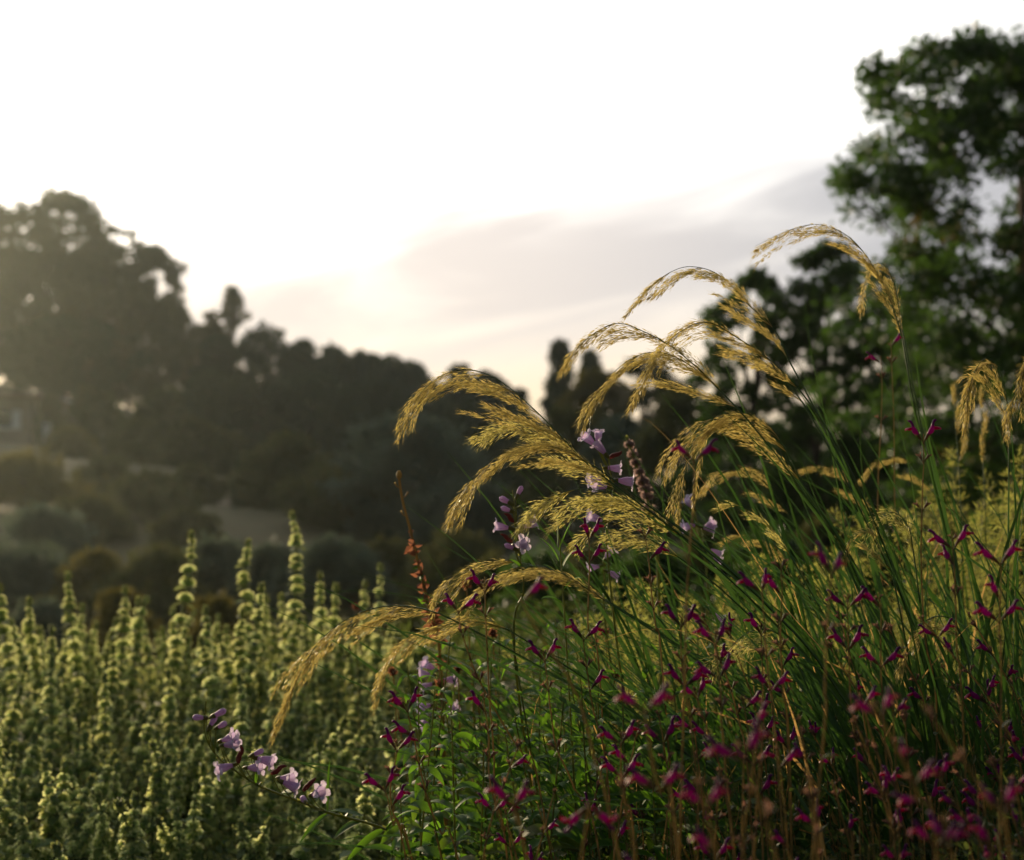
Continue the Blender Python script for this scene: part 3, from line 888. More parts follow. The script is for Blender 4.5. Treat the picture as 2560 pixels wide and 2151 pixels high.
def plume(label, ctrl, culm, Y, seed, dY=0.0, droop=(-0.80, 0.0, -0.60), nb=18, full=1.0, mat='spikelet_gold', fluffy=0.0, blade=True, base=None, name='grass_plume', cat='grass plume', thick=1.0):
    """ctrl: points from the tip back to the bottom of the flower head, culm: the bare stem below it (photo px)"""
    rng = np.random.default_rng(seed)
    pts = [(x, y) for x, y in ctrl][::-1]
    n = len(pts)
    Pp = np.array([tuple(at(x, y, Y + dY * k / (n - 1))) for k, (x, y) in enumerate(pts)])
    Pc = [tuple(at(x, y, Y + 0.02 * k)) for k, (x, y) in enumerate(culm)]
    bb = base if base else (0.60 + 0.10 * rng.normal(), Y + 0.08, 0.0)
    if Pc[-1][2] < 0.02:
        Pc = [q for q in Pc if q[2] > 0.02]
    Pc.append(bb)
    root = thing(name, label, cat, bb, 'arching golden grass plumes')
    S = spline(Pc[::-1] + [tuple(Pp[0])], 44)
    rach = spline(Pp, 60)
    seg = np.linalg.norm(np.diff(rach, axis=0), axis=1)
    L = seg.sum()
    T = unit(np.gradient(rach, axis=0))
    # stem: bare culm and the thread-like axis of the flower head
    m = MB()
    m.tube(S, np.linspace(0.0019, 0.0011, 44), 6)
    m.tube(rach, np.linspace(0.0011, 0.0002, 60), 5)
    m.build('stem', MATS['culm'], root)
    if blade:
        m = MB()
        k0 = 20
        off = np.array([0.0025, -0.002, 0])
        Q = S[k0:] + off
        fl = rng.uniform(-0.03, 0.03)
        u = np.linspace(0, 1, len(Q))
        Q = Q + np.stack([fl * u ** 3, 0 * u, -0.02 * u ** 3], -1)
        m.ribbon(Q, 0.0028 * np.minimum(1, (1 - u) * 2 + 0.04), (0.1, -1, 0.2), 0.5)
        m.build('leaf_blade', MATS['grass_blade'], root)
    G = unit(np.array(droop))
    nb = int(round(nb * 0.85))
    nn = max(3, int(round(nb / 2.8)))
    nodes = np.linspace(0, 0.74, nn) + rng.normal(size=nn) * 0.02
    noff = rng.uniform(-0.08, 0.78, nn) * (1.15 - 0.6 * np.linspace(0, 1, nn))
    nyy = rng.normal(size=nn) * 0.35
    nlen = rng.uniform(0.7, 1.15, nn)
    which = np.sort(rng.permutation(np.arange(nb) % nn))
    ts = nodes[which] + rng.uniform(-0.01, 0.03, nb)
    for bi, t0 in enumerate(list(np.clip(ts, 0, 0.84)) + [0.72, 0.78]):
        last = bi >= nb
        i0 = t0 * 59
        i0i = int(i0)
        p = rach[i0i].copy()
        w_ = which[min(bi, nb - 1)]
        ln = L * ((0.42 * (1 - t0) ** 0.5 * nlen[w_] * rng.uniform(0.6, 1.1) + 0.05) if not last else (1 - t0) * rng.uniform(0.9, 1.0))
        lat = unit(np.cross(T[i0i], np.array([0, 1.0, 0])))
        if lat @ G < 0:
            lat = -lat
        sp = lat * (noff[w_] + rng.normal() * 0.16) + np.array([0, nyy[w_] + rng.normal() * 0.18, 0]) + (rng.normal(size=3) * 0.08)
        if last:
            sp *= 0.15
        ns = 16
        P = [p]
        d = None
        for k in range(1, ns):
            s = k / (ns - 1)
            adv = t0 + s * min(0.98 - t0, ln / L * 0.95)
            tk = T[int(np.clip(adv * 59, 0, 59))]
            d = unit(tk + sp * (1.15 - 0.80 * s) * (0.62 + 0.6 * fluffy) + G * 0.30 * s ** 1.5)
            P.append(P[-1] + d * ln / (ns - 1))
        P = np.array(P)
        m = MB()
        m.tube(P, np.linspace(0.00042, 0.00016, ns), 4)
        D = unit(np.gradient(P, axis=0))
        # spikelets on short stalks, held forward along the branch
        cnt = int(ln * 1000 * 0.80 * full)
        if cnt < 8:
            cnt = 8
        u = np.clip(rng.beta(1.25, 1.0, cnt) * (0.90 if t0 < 0.7 else 1.0) + 0.08, 0, 1)
        k = u * (ns - 1)
        ki = np.minimum(k.astype(int), ns - 2)
        fr = (k - ki)[:, None]
        pos = P[ki] * (1 - fr) + P[ki + 1] * fr
        dd = D[ki] * (1 - fr) + D[ki + 1] * fr
        rad = unit(np.cross(dd, rng.normal(size=(cnt, 3))))
        prof = np.sin(np.clip(u, 0.03, 0.97) * np.pi) ** 0.5
        out = (rng.uniform(0.1, 1, cnt) ** 0.8 * (0.0040 + 0.012 * fluffy) * prof * thick)[:, None]
        st = pos + rad * out + dd * out * (1.6 - 0.8 * min(1, fluffy))
        sd = unit(dd + rad * (rng.uniform(0.08, 0.42 + 0.8 * fluffy, cnt))[:, None] + G * 0.05)
        sl_ = rng.uniform(0.0060, 0.0100, cnt)
        leaves(m, rng, st, sd, sl_, 0.155, 0.3)
        sel = rng.uniform(size=cnt) < 0.55
        leaves(m, rng, (st + sd * (sl_ * 0.8)[:, None])[sel], unit(sd + rng.normal(size=sd.shape) * 0.16)[sel], rng.uniform(0.006, 0.013, cnt)[sel], 0.028, 0.2)
        # thread stalks to the spikelets
        sel = rng.uniform(size=cnt) < 0.5
        leaves(m, rng, pos[sel], (st - pos)[sel], np.linalg.norm(st - pos, axis=1)[sel] * 1.1, 0.05, 0.1)
        m.build('branch', MATS[mat], root, False)
    return root


plume('topmost arching golden plume, standing before the tall dark tree', [(1548, 505), (1618, 472), (1682, 461), (1745, 490), (1795, 555), (1830, 630), (1850, 695)],
      [(1866, 790), (1885, 880), (1915, 1000), (1955, 1180), (2010, 1500)], 2.25, 301, droop=(-0.6, 0, -0.8), nb=20, base=(0.80, 2.33, 0))
plume('short nodding silvery plume tucked behind the topmost one', [(1762, 640), (1770, 590), (1790, 545), (1815, 545), (1835, 590), (1845, 650)],
      [(1860, 730), (1890, 880), (1930, 1050), (1990, 1400)], 2.30, 302, droop=(-0.2, 0, -1), nb=10, full=0.8, base=(0.82, 2.4, 0))
plume('second highest plume, bowing against the pale sky', [(1282, 650), (1325, 595), (1375, 558), (1420, 547), (1475, 565), (1535, 625), (1590, 680), (1615, 735)],
      [(1650, 800), (1700, 895), (1780, 1060), (1850, 1220), (1940, 1560)], 2.12, 303, nb=20)
plume('plume bowing under the second highest one, hanging in front of its neighbour', [(1303, 845), (1320, 785), (1350, 725), (1395, 680), (1450, 661), (1515, 695), (1580, 740), (1635, 795)],
      [(1690, 870), (1760, 1000), (1840, 1200), (1930, 1560)], 2.06, 304, nb=20)
plume('short golden plume low on the stem of the second highest one', [(1490, 720), (1530, 725), (1570, 745), (1610, 780), (1645, 825)],
      [(1700, 920), (1780, 1080), (1860, 1260), (1950, 1580)], 2.10, 305, nb=10, full=0.8)
plume('leftmost of the high plumes, its tip against the sky above the conifers', [(1152, 768), (1180, 718), (1218, 684), (1265, 663), (1320, 680), (1375, 710), (1430, 755), (1480, 805)],
      [(1540, 870), (1640, 1000), (1740, 1170), (1900, 1600)], 2.02, 306, nb=20)
plume('plume hanging straight down before the dark trees, just inside the leftmost high one', [(1207, 890), (1215, 838), (1240, 785), (1290, 738), (1345, 722), (1400, 740), (1460, 785), (1510, 835)],
      [(1560, 890), (1660, 1020), (1760, 1190), (1910, 1600)], 2.08, 307, nb=17)
plume('large plume arching alone over the dark hillside', [(828, 905), (840, 850), (868, 800), (915, 766), (970, 759), (1030, 785), (1090, 835), (1150, 895), (1195, 945)],
      [(1280, 1010), (1400, 1100), (1520, 1195), (1660, 1330), (1850, 1650)], 1.98, 308, nb=22, full=1.05)
plume('spreading greenish plume just beneath the large lone plume', [(968, 898), (1010, 880), (1060, 872), (1110, 880), (1160, 910), (1215, 960), (1260, 1000)],
      [(1340, 1060), (1450, 1140), (1570, 1240), (1700, 1380), (1850, 1680)], 2.02, 309, nb=16, mat='spikelet_green', fluffy=0.35)
plume('drooping two tipped plume above the lavender bell flowers', [(930, 1085), (940, 1035), (968, 985), (1010, 943), (1065, 918), (1130, 915), (1200, 945), (1260, 985)],
      [(1340, 1045), (1450, 1130), (1570, 1240), (1700, 1390), (1860, 1700)], 1.96, 310, nb=20, fluffy=0.1)
plume('soft green plume fanning out behind the lavender bell flowers', [(1068, 1092), (1090, 1052), (1130, 1020), (1190, 1003), (1260, 1015), (1330, 1050), (1390, 1095)],
      [(1470, 1165), (1580, 1270), (1700, 1410), (1860, 1700)], 2.0, 311, nb=20, mat='spikelet_green', fluffy=0.25)
plume('thin plume under the soft green one, above the magenta flowers', [(1170, 1120), (1210, 1090), (1265, 1085), (1330, 1105), (1395, 1145)],
      [(1480, 1210), (1600, 1330), (1730, 1500)], 2.03, 312, nb=12, mat='spikelet_green', fluffy=0.25)
plume('lowest of the high plumes, hanging past a pair of blurred magenta flowers', [(1402, 1075), (1400, 1010), (1408, 950), (1432, 890), (1475, 850), (1530, 848), (1585, 885), (1625, 950), (1640, 985)],
      [(1690, 1060), (1760, 1170), (1830, 1310), (1930, 1620)], 2.04, 313, nb=22, full=1.05)
plume('lowest plume, reaching far out over the woolly bank', [(573, 1507), (590, 1445), (620, 1370), (665, 1305), (725, 1262), (790, 1243), (850, 1245), (900, 1258)],
      [(960, 1287), (1080, 1352), (1200, 1422), (1350, 1522), (1500, 1640)], 1.95, 314, nb=20, base=(0.50, 2.0, 0))
plume('short plume hanging beside the lowest one, its tip above the lavender flowers', [(776, 1422), (785, 1378), (808, 1335), (850, 1300), (910, 1282), (975, 1275), (1040, 1290)],
      [(1120, 1340), (1240, 1420), (1400, 1540), (1520, 1660)], 1.98, 315, nb=16, base=(0.52, 2.04, 0))
plume('golden plume bent over behind the lowest one, touching the dried red stalk', [(888, 1245), (900, 1210), (935, 1178), (990, 1158), (1050, 1152), (1110, 1165), (1170, 1190)],
      [(1250, 1235), (1370, 1310), (1500, 1400), (1680, 1580)], 2.1, 316, nb=16, base=(0.60, 2.2, 0))
plume('broad golden plume behind two pairs of magenta flowers', [(945, 1250), (985, 1205), (1040, 1170), (1095, 1160), (1150, 1175), (1205, 1208), (1250, 1238)],
      [(1330, 1288), (1450, 1370), (1600, 1490), (1720, 1620)], 2.0, 317, nb=18, base=(0.56, 2.1, 0))
plume('bronze plume curled over at the photo edge', [(1980, 890), (1982, 830), (1995, 770), (2020, 735), (2046, 752), (2062, 810), (2068, 870)],
      [(2068, 960), (2066, 1130), (2062, 1280), (2055, 1600)], 2.1, 318, droop=(-0.4, 0, -0.9), nb=16, base=(0.82, 2.15, 0))
plume('bronze plume half cut off by the photo edge', [(2068, 895), (2075, 830), (2092, 770), (2120, 735), (2150, 760), (2165, 830)],
      [(2170, 960), (2165, 1200), (2150, 1600)], 2.05, 319, droop=(-0.4, 0, -0.9), nb=14, base=(0.88, 2.1, 0))
plume('half opened fluffy plume low among the magenta flowers', [(1465, 1395), (1480, 1350), (1515, 1310), (1555, 1290), (1595, 1300), (1625, 1340)],
      [(1660, 1420), (1720, 1560), (1780, 1720)], 1.98, 320, nb=14, full=0.55, mat='spikelet_green', fluffy=1.0)
plume('small curled plume low in the magenta flowers near the photo edge', [(1852, 1385), (1858, 1330), (1880, 1288), (1915, 1265), (1950, 1270), (1975, 1310)],
      [(1990, 1400), (2000, 1550), (2010, 1720)], 1.95, 321, nb=11, full=0.7)
plume('tightly curled young plume with silvery threads, inside the grass fan', [(1795, 1130), (1790, 1085), (1805, 1058), (1835, 1052), (1862, 1080), (1872, 1130)],
      [(1885, 1230), (1905, 1400), (1930, 1650)], 2.1, 322, droop=(-0.3, 0, -0.9), nb=10, full=0.5, mat='spikelet_green', fluffy=0.8)
plume('small golden hook shaped plume inside the grass fan', [(1732, 1150), (1740, 1110), (1765, 1088), (1795, 1098), (1815, 1140), (1830, 1180)],
      [(1850, 1280), (1880, 1450), (1920, 1700)], 2.05, 323, droop=(-0.3, 0, -0.9), nb=9, full=0.7)
plume('blurred pale plume behind the lowest high plume', [(1440, 1010), (1460, 975), (1505, 962), (1550, 975), (1590, 1015), (1620, 1060)],
      [(1670, 1140), (1740, 1270), (1830, 1500)], 2.55, 324, nb=12, base=(0.75, 2.62, 0))
plume('green young plume between the grass stems', [(1470, 1040), (1510, 1036), (1550, 1055), (1590, 1095), (1620, 1140)],
      [(1660, 1210), (1730, 1340), (1820, 1560)], 2.2, 325, nb=10, full=0.8, mat='spikelet_green')
plume('blurred short plume pointing away behind the grass fan', [(1480, 1112), (1515, 1098), (1560, 1104), (1600, 1130), (1640, 1170)],
      [(1700, 1250), (1780, 1400), (1860, 1600)], 2.6, 326, nb=10, base=(0.8, 2.65, 0))
plume('blurred horizontal plume behind the grass stems', [(1640, 962), (1690, 960), (1740, 985), (1790, 1040)], [(1850, 1150), (1900, 1300), (1950, 1500)], 2.9, 327, nb=10, base=(1.0, 3.0, 0))
plume('blurred plume bowing behind the stem of the topmost one', [(1768, 985), (1800, 945), (1845, 938), (1885, 965), (1915, 1010)], [(1950, 1100), (1985, 1300), (2010, 1500)], 2.9, 328, nb=10, base=(1.1, 3.0, 0))
plume('upright unopened plume at the back, blurred gold', [(1953, 795), (1955, 830), (1958, 870), (1962, 910), (1965, 950)], [(1970, 1050), (1975, 1250), (1980, 1500)], 2.8, 329, droop=(0.0, 0, 1), nb=9, base=(1.15, 2.85, 0), blade=False)
plume('second upright unopened plume at the back, beside the curled bronze one', [(2013, 800), (2012, 840), (2012, 880), (2014, 920), (2016, 960)], [(2020, 1050), (2022, 1250), (2025, 1500)], 2.8, 330, droop=(0.0, 0, 1), nb=9, base=(1.2, 2.85, 0), blade=False)

# ------------------------------------------------------------------ woolly spikes (whorls of cup shaped calyces up a stem)


def whorl_mesh(seed, k=13):
    rng = np.random.default_rng(seed)
    m = MB()
    for i in range(k):
        a = 2 * np.pi * (i + rng.uniform(-0.25, 0.25)) / k
        e = R(34 + 26 * (i % 2) + rng.uniform(-8, 8))
        ax = Vector((math.cos(a) * math.cos(e), math.sin(a) * math.cos(e), math.sin(e)))
        M = Matrix.Translation(ax * 0.003) @ axes(ax)
        q = rng.uniform(0.88, 1.1)

        def wob(r, z, th):
            edge = np.zeros_like(r)
            edge[-1] = 1
            return r * (1 + edge * 0.16 * np.cos(5 * th)[None]), z + edge * 0.0012 * np.cos(5 * th)[None]
        m.cur = 0
        m.lathe([(0.0014 * q, 0), (0.0030 * q, 0.0045), (0.0041 * q, 0.009), (0.0046 * q, 0.0115 * q)], 8, M)
        m.cur = 1
        m.lathe([(0.0047 * q, 0.0115 * q), (0.0056 * q, 0.0132 * q), (0.0071 * q, 0.0146 * q)], 10, M, wob)
    # two round woolly leaves beneath
    m.cur = 2
    for s_ in (0, 1):
        a = s_ * np.pi + rng.uniform(-0.3, 0.3)
        d = np.array([math.cos(a), math.sin(a), -0.12])
        u = np.linspace(0, 1, 7)
        P = d[None] * (u * rng.uniform(0.016, 0.028))[:, None] + np.array([0, 0, -0.003]) + np.stack([0 * u, 0 * u, -0.008 * u ** 2], -1)
        m.ribbon(P, 0.008 * np.sin(np.clip(u * 0.92 + 0.08, 0, 1) * np.pi) ** 0.6 + 0.0006, (0, 0, 1), 0.2)
    return m.mesh('calyx_whorl', [MATS['woolly'], MATS['woolly_rim'], MATS['woolly_leaf']])


WH = [whorl_mesh(s) for s in (1, 2, 3, 4)]


def budtip_mesh(seed):
    rng = np.random.default_rng(seed)
    m = MB()
    n = 26
    a = rng.uniform(0, 2 * np.pi, n)
    z = rng.uniform(0, 1, n)
    c = np.stack([np.cos(a) * 0.004 * (1 - z * 0.6), np.sin(a) * 0.004 * (1 - z * 0.6), z * 0.016], -1)
    d = np.stack([np.cos(a), np.sin(a), 0.7 + 1.5 * z], -1)
    leaves(m, rng, c, d, 0.0085, 0.7, 0.3)
    m.lathe([(0.001, -0.004), (0.0055, 0.003), (0.005, 0.011), (0.001, 0.02)], 8)
    return m.mesh('bud_tip', [MATS['woolly_leaf']])


BT = [budtip_mesh(s) for s in (1, 2)]
SPIKE_GROUP = 'woolly spikes of the pale green bank'
SMESH = {}


def spike(label, top, base, nw, seed, scale=1.0, tilt=None):
    """top, base: world points"""
    rng = np.random.default_rng(seed)
    root = thing('woolly_spike', label, 'flower spike', base, SPIKE_GROUP)
    top, base = np.array(top, float), np.array(base, float)
    mid = (top + base) / 2 + np.array([rng.normal() * 0.032, rng.normal() * 0.03, 0])
    S = spline([base, mid, top - (top - mid) * 0.25 + np.array([rng.normal() * 0.006, 0, 0]), top], 60)
    m = MB().tube(S, np.linspace(0.0036, 0.0022, 60), 6)
    m.build('stem', MATS['woolly_leaf'], root)
    ln = np.concatenate([[0], np.cumsum(np.linalg.norm(np.diff(S[::-1], axis=0), axis=1))])
    D = unit(np.gradient(S[::-1], axis=0))
    put(BT[seed % 2], 'bud_tip', root, Matrix.Translation(Vector(top)) @ axes(-D[0], (1, 0, 0)) @ Matrix.Rotation(rng.uniform(0, 6), 4, 'Z') @ Matrix.Scale(1.25 * scale, 4))
    dist = 0.012 * scale
    for k in range(nw):
        f = min(1.32, 0.62 + 0.16 * k) * scale * rng.uniform(0.80, 1.14)
        if k > 2 and rng.uniform() < 0.07:
            dist += 0.02 * scale
        i = min(int(np.searchsorted(ln, dist)), 58)
        p = S[::-1][i]
        put(WH[int(rng.integers(4))], 'calyx_whorl', root, Matrix.Translation(Vector(p + rng.normal(size=3) * 0.0018)) @ axes(-D[i] + rng.normal(size=3) * 0.14, (1, 0, 0)) @ Matrix.Rotation(rng.uniform(0, 6), 4, 'Z') @ Matrix.Scale(f, 4))
        dist += (0.0175 + 0.0190 * min(1, k / 5.0)) * scale * rng.uniform(0.9, 1.15)
        if dist > ln[-1] - 0.05:
            break
    return root


tall = [(600, 1065, 4.1, 15, 'tallest woolly spike, tip clear against the dark trees'),
        (392, 1105, 4.1, 13, 'second tallest woolly spike, standing clear of the bank left of the tallest'),
        (508, 1122, 4.2, 13, 'third tall woolly spike, halfway between the two tallest'),
        (140, 1190, 4.0, 12, 'tall woolly spike standing alone well left of the two tallest'),
        (780, 1172, 4.3, 10, 'woolly spike rising just left of the dried red stalk'),
        (60, 1242, 3.9, 11, 'woolly spike with a clear tip nearest the photo edge but one'),
        (0, 1215, 3.9, 11, 'woolly spike cut in half by the photo edge'),
        (256, 1218, 4.1, 11, 'woolly spike between the lone tall one and the second tallest'),
        (297, 1238, 4.3, 10, 'woolly spike close behind a twin, left of the second tallest'),
        (283, 1240, 4.35, 9, 'woolly spike leaning on its twin, left of the second tallest'),
        (168, 1254, 4.4, 10, 'short woolly spike touching the lone tall one from behind'),
        (422, 1260, 3.8, 12, 'woolly spike in front of and just right of the second tallest'),
        (535, 1213, 3.9, 12, 'woolly spike just in front of the third tall one'),
        (656, 1188, 4.2, 11, 'woolly spike first to the right of the tallest'),
        (688, 1212, 4.2, 11, 'woolly spike second to the right of the tallest, over the lowest plume'),
        (748, 1205, 4.4, 9, 'woolly spike crossed by the hair thin grass blade'),
        (545, 1235, 4.4, 9, 'woolly spike peeking out behind the third tall one'),
        (578, 1232, 4.4, 9, 'woolly spike directly left of the tallest, half its height'),
        (235, 1283, 4.4, 8, 'low woolly spike left of the twin pair'),
        (105, 1300, 3.8, 9, 'low woolly spike left of the lone tall one'),
        (195, 1290, 4.4, 8, 'low woolly spike right of the lone tall one'),
        (355, 1262, 4.3, 8, 'woolly spike hugging the second tallest from the left'),
        (452, 1315, 3.9, 9, 'low woolly spike in the gap before the third tall one'),
        (495, 1265, 4.0, 10, 'woolly spike leaning on the third tall one from the left'),
        (610, 1280, 3.9, 10, 'woolly spike in front of the foot of the tallest'),
        (415, 1325, 3.6, 10, 'woolly spike below and in front of the second tallest'),
        (317, 1540, 2.95, 9, 'pale woolly spike standing out of the dark lower bank, brightest there'),
        (93, 1580, 2.95, 7, 'pale woolly spike low in the dark bank near the photo edge'),
        (182, 1612, 2.85, 7, 'woolly spike low in the dark bank, right of the one near the edge'),
        (240, 1580, 2.95, 7, 'woolly spike low in the dark bank, left of the brightest one'),
        (497, 1712, 2.75, 5, 'woolly spike at the bottom edge under the leaning lavender spray'),
        (328, 1690, 2.75, 6, 'woolly spike at the bottom edge below the brightest low one'),
        (600, 1700, 2.8, 5, 'woolly spike at the bottom edge beneath the leaves of the lavender spray'),
        (610, 1590, 3.0, 7, 'woolly spike just above the lowest lavender flower'),
        (700, 1490, 3.15, 8, 'woolly spike under the tip of the short hanging plume'),
        (490, 1400, 3.3, 9, 'woolly spike above the buds of the leaning lavender spray'),
        (215, 1400, 3.5, 9, 'woolly spike in the middle of the bank under the twin pair'),
        (345, 1390, 3.5, 9, 'woolly spike in the middle of the bank under the second tallest'),
        (20, 1640, 2.85, 6, 'woolly spike in the dark bottom corner')]
rs = np.random.default_rng(77)
for k, (x, y, Y, nw, lb) in enumerate(tall):
    tp_ = at(x, y, Y)
    fall = 0.05 if x < 560 else 0.16
    dx = {600: 0.10, 508: 0.03, 392: -0.03, 140: 0.0}.get(x, rs.normal() * 0.03)
    spike(lb, tp_, (tp_.x + dx, Y + rs.normal() * 0.05, 0.0), nw, 400 + k, 1.0 if Y > 3.5 else 0.95)
tiers = [((4.25, 4.7), 46, 'woolly spike in the sunlit upper rows of the bank', 1322),
         ((3.5, 4.2), 62, 'woolly spike in the middle rows of the bank', 1400),
         ((2.6, 3.4), 90, 'woolly spike in the shaded lower rows of the bank', 1600)]
kk = 0
for (ya, yb), n, lb, ypx in tiers:
    for j in range(n):
        Y = rs.uniform(ya, yb)
        x = -50 + 960 * (j + rs.uniform(0, 1)) / n
        z = np.interp(Y, [2.6, 3.4, 4.2, 4.7], [0.29, 0.41, 0.51, 0.57]) + 0.045 * rs.normal() - 0.05 * max(0, x - 650) / 250
        p_ = at(x, 1500, Y)
        spike(lb, (p_.x, Y, z), (p_.x + rs.normal() * 0.11, Y + rs.normal() * 0.09, 0), int(rs.integers(8, 12)), 500 + kk, rs.uniform(0.85, 1.12))
        kk += 1
# the leafy lower growth of the bank
rg = np.random.default_rng(31)
m = MB()
n = 32000
Y = rg.uniform(2.55, 4.9, n)
xs = (-360 + 1300 * rg.uniform(size=n)) * SV
X = (xs - CX) / FPX * Y
hgt = np.interp(Y, [2.55, 3.4, 4.2, 4.9], [0.19, 0.31, 0.42, 0.47]) + 0.05 * np.sin(X * 9 + 2 * Y) * np.sin(Y * 7)
Z = hgt * rg.uniform(0.05, 1, n) ** 0.6
leaves(m, rg, np.stack([X, Y, Z], -1), rg.normal(size=(n, 3)) + np.array([0, 0, 0.5]), rg.uniform(0.012, 0.026, n), 0.8, 0.3)
tag(m.build('woolly_foliage', MATS['woolly_leaf'], None, False), 'mass of small woolly leaves between the spikes of the bank', None, None, 'stuff')

# ------------------------------------------------------------------ magenta sage stems


def tube_curve(m, P, rad, k=9):
    return m.tube(P, rad, k)


def sage_meshes(seed):
    rng = np.random.default_rng(seed)
    j = lambda a: a * rng.uniform(0.92, 1.08)
    cal = MB().tube([(0, 0, -0.013), (0, 0, -0.009), (0.0002, 0, -0.006), (0, 0, -0.002), (0, 0, 0.0015)], [0.0006, 0.0007, 0.0017, 0.0024, 0.0027], 8)
    for a in (0, 2.2, 4.1):
        d = np.array([math.cos(a), math.sin(a), 1.4])
        u = np.linspace(0, 1, 4)
        P = np.array([0.0024 * math.cos(a), 0.0024 * math.sin(a), 0.001]) + unit(d) * (u * 0.0045)[:, None]
        cal.ribbon(P, 0.0021 * (1 - u) + 0.0002, (math.cos(a), math.sin(a), 0), 0.3)
    cor = MB().tube(spline([(0, 0, 0), (-0.0006, 0, 0.004), (-0.0012, 0, 0.009), (-0.0004, 0, 0.0135), (0.0002, 0, 0.0165)], 10),
                    np.interp(np.linspace(0, 1, 10), [0, 0.25, 0.55, 0.85, 1], [0.0017, 0.0032, 0.0042, 0.0028, 0.0023]), 10)
    hood = MB().tube(spline([(0.0003, 0, 0.0155), (0.0014, 0, 0.0190), (0.0020, 0, 0.0220), (0.0012, 0, j(0.0248)), (-0.0010, 0, j(0.0260))], 10),
                     np.interp(np.linspace(0, 1, 10), [0, 0.4, 0.75, 1], [0.0023, 0.0021, 0.0021, 0.0008]), 8)
    lip = MB()
    dr = j(0.3)
    nu, nv_ = 9, 9
    uu = np.linspace(0, 1, nu)[:, None]
    vv = np.linspace(-1, 1, nv_)[None]
    wdt = np.interp(uu, [0, 0.35, 0.6, 0.85, 1], [0.0013, 0.0022, 0.0054, 0.0062, 0.0042])
    xx = -0.0012 - 0.0102 * uu - 0.0014 * (np.abs(vv) > 0.3) * (uu > 0.9)
    zz = 0.0156 + 0.0085 * uu * dr * 3 - 0.0035 * uu ** 2 - 0.0030 * (np.abs(vv) ** 1.5) * uu
    yy = wdt * vv
    A = np.stack([xx + 0 * vv, yy, zz + 0 * vv], -1)
    i = np.arange(nu - 1)[:, None] * nv_ + np.arange(nv_ - 1)[None]
    lip.add(A.reshape(-1, 3), np.stack([i, i + 1, i + nv_ + 1, i + nv_], -1).reshape(-1, 4))
    # rolled lower side gives the lip its rounded drop shape
    B = A.copy()
    B[..., 2] -= 0.0056 * np.sin(np.clip(uu, 0, 1) * np.pi) ** 0.7 * (1 - np.abs(vv) ** 2)
    lip.add(B.reshape(-1, 3), np.stack([i, i + nv_, i + nv_ + 1, i + 1], -1).reshape(-1, 4))
    return (cal.mesh('calyx', MATS['salvia_calyx']), cor.mesh('flower', MATS['salvia_corolla']), hood.mesh('upper_lip', MATS['salvia_hood']), lip.mesh('lower_lip', MATS['salvia_lip']))


SG = [sage_meshes(s) for s in range(5)]
SAGE_GROUP = 'magenta sage stems'


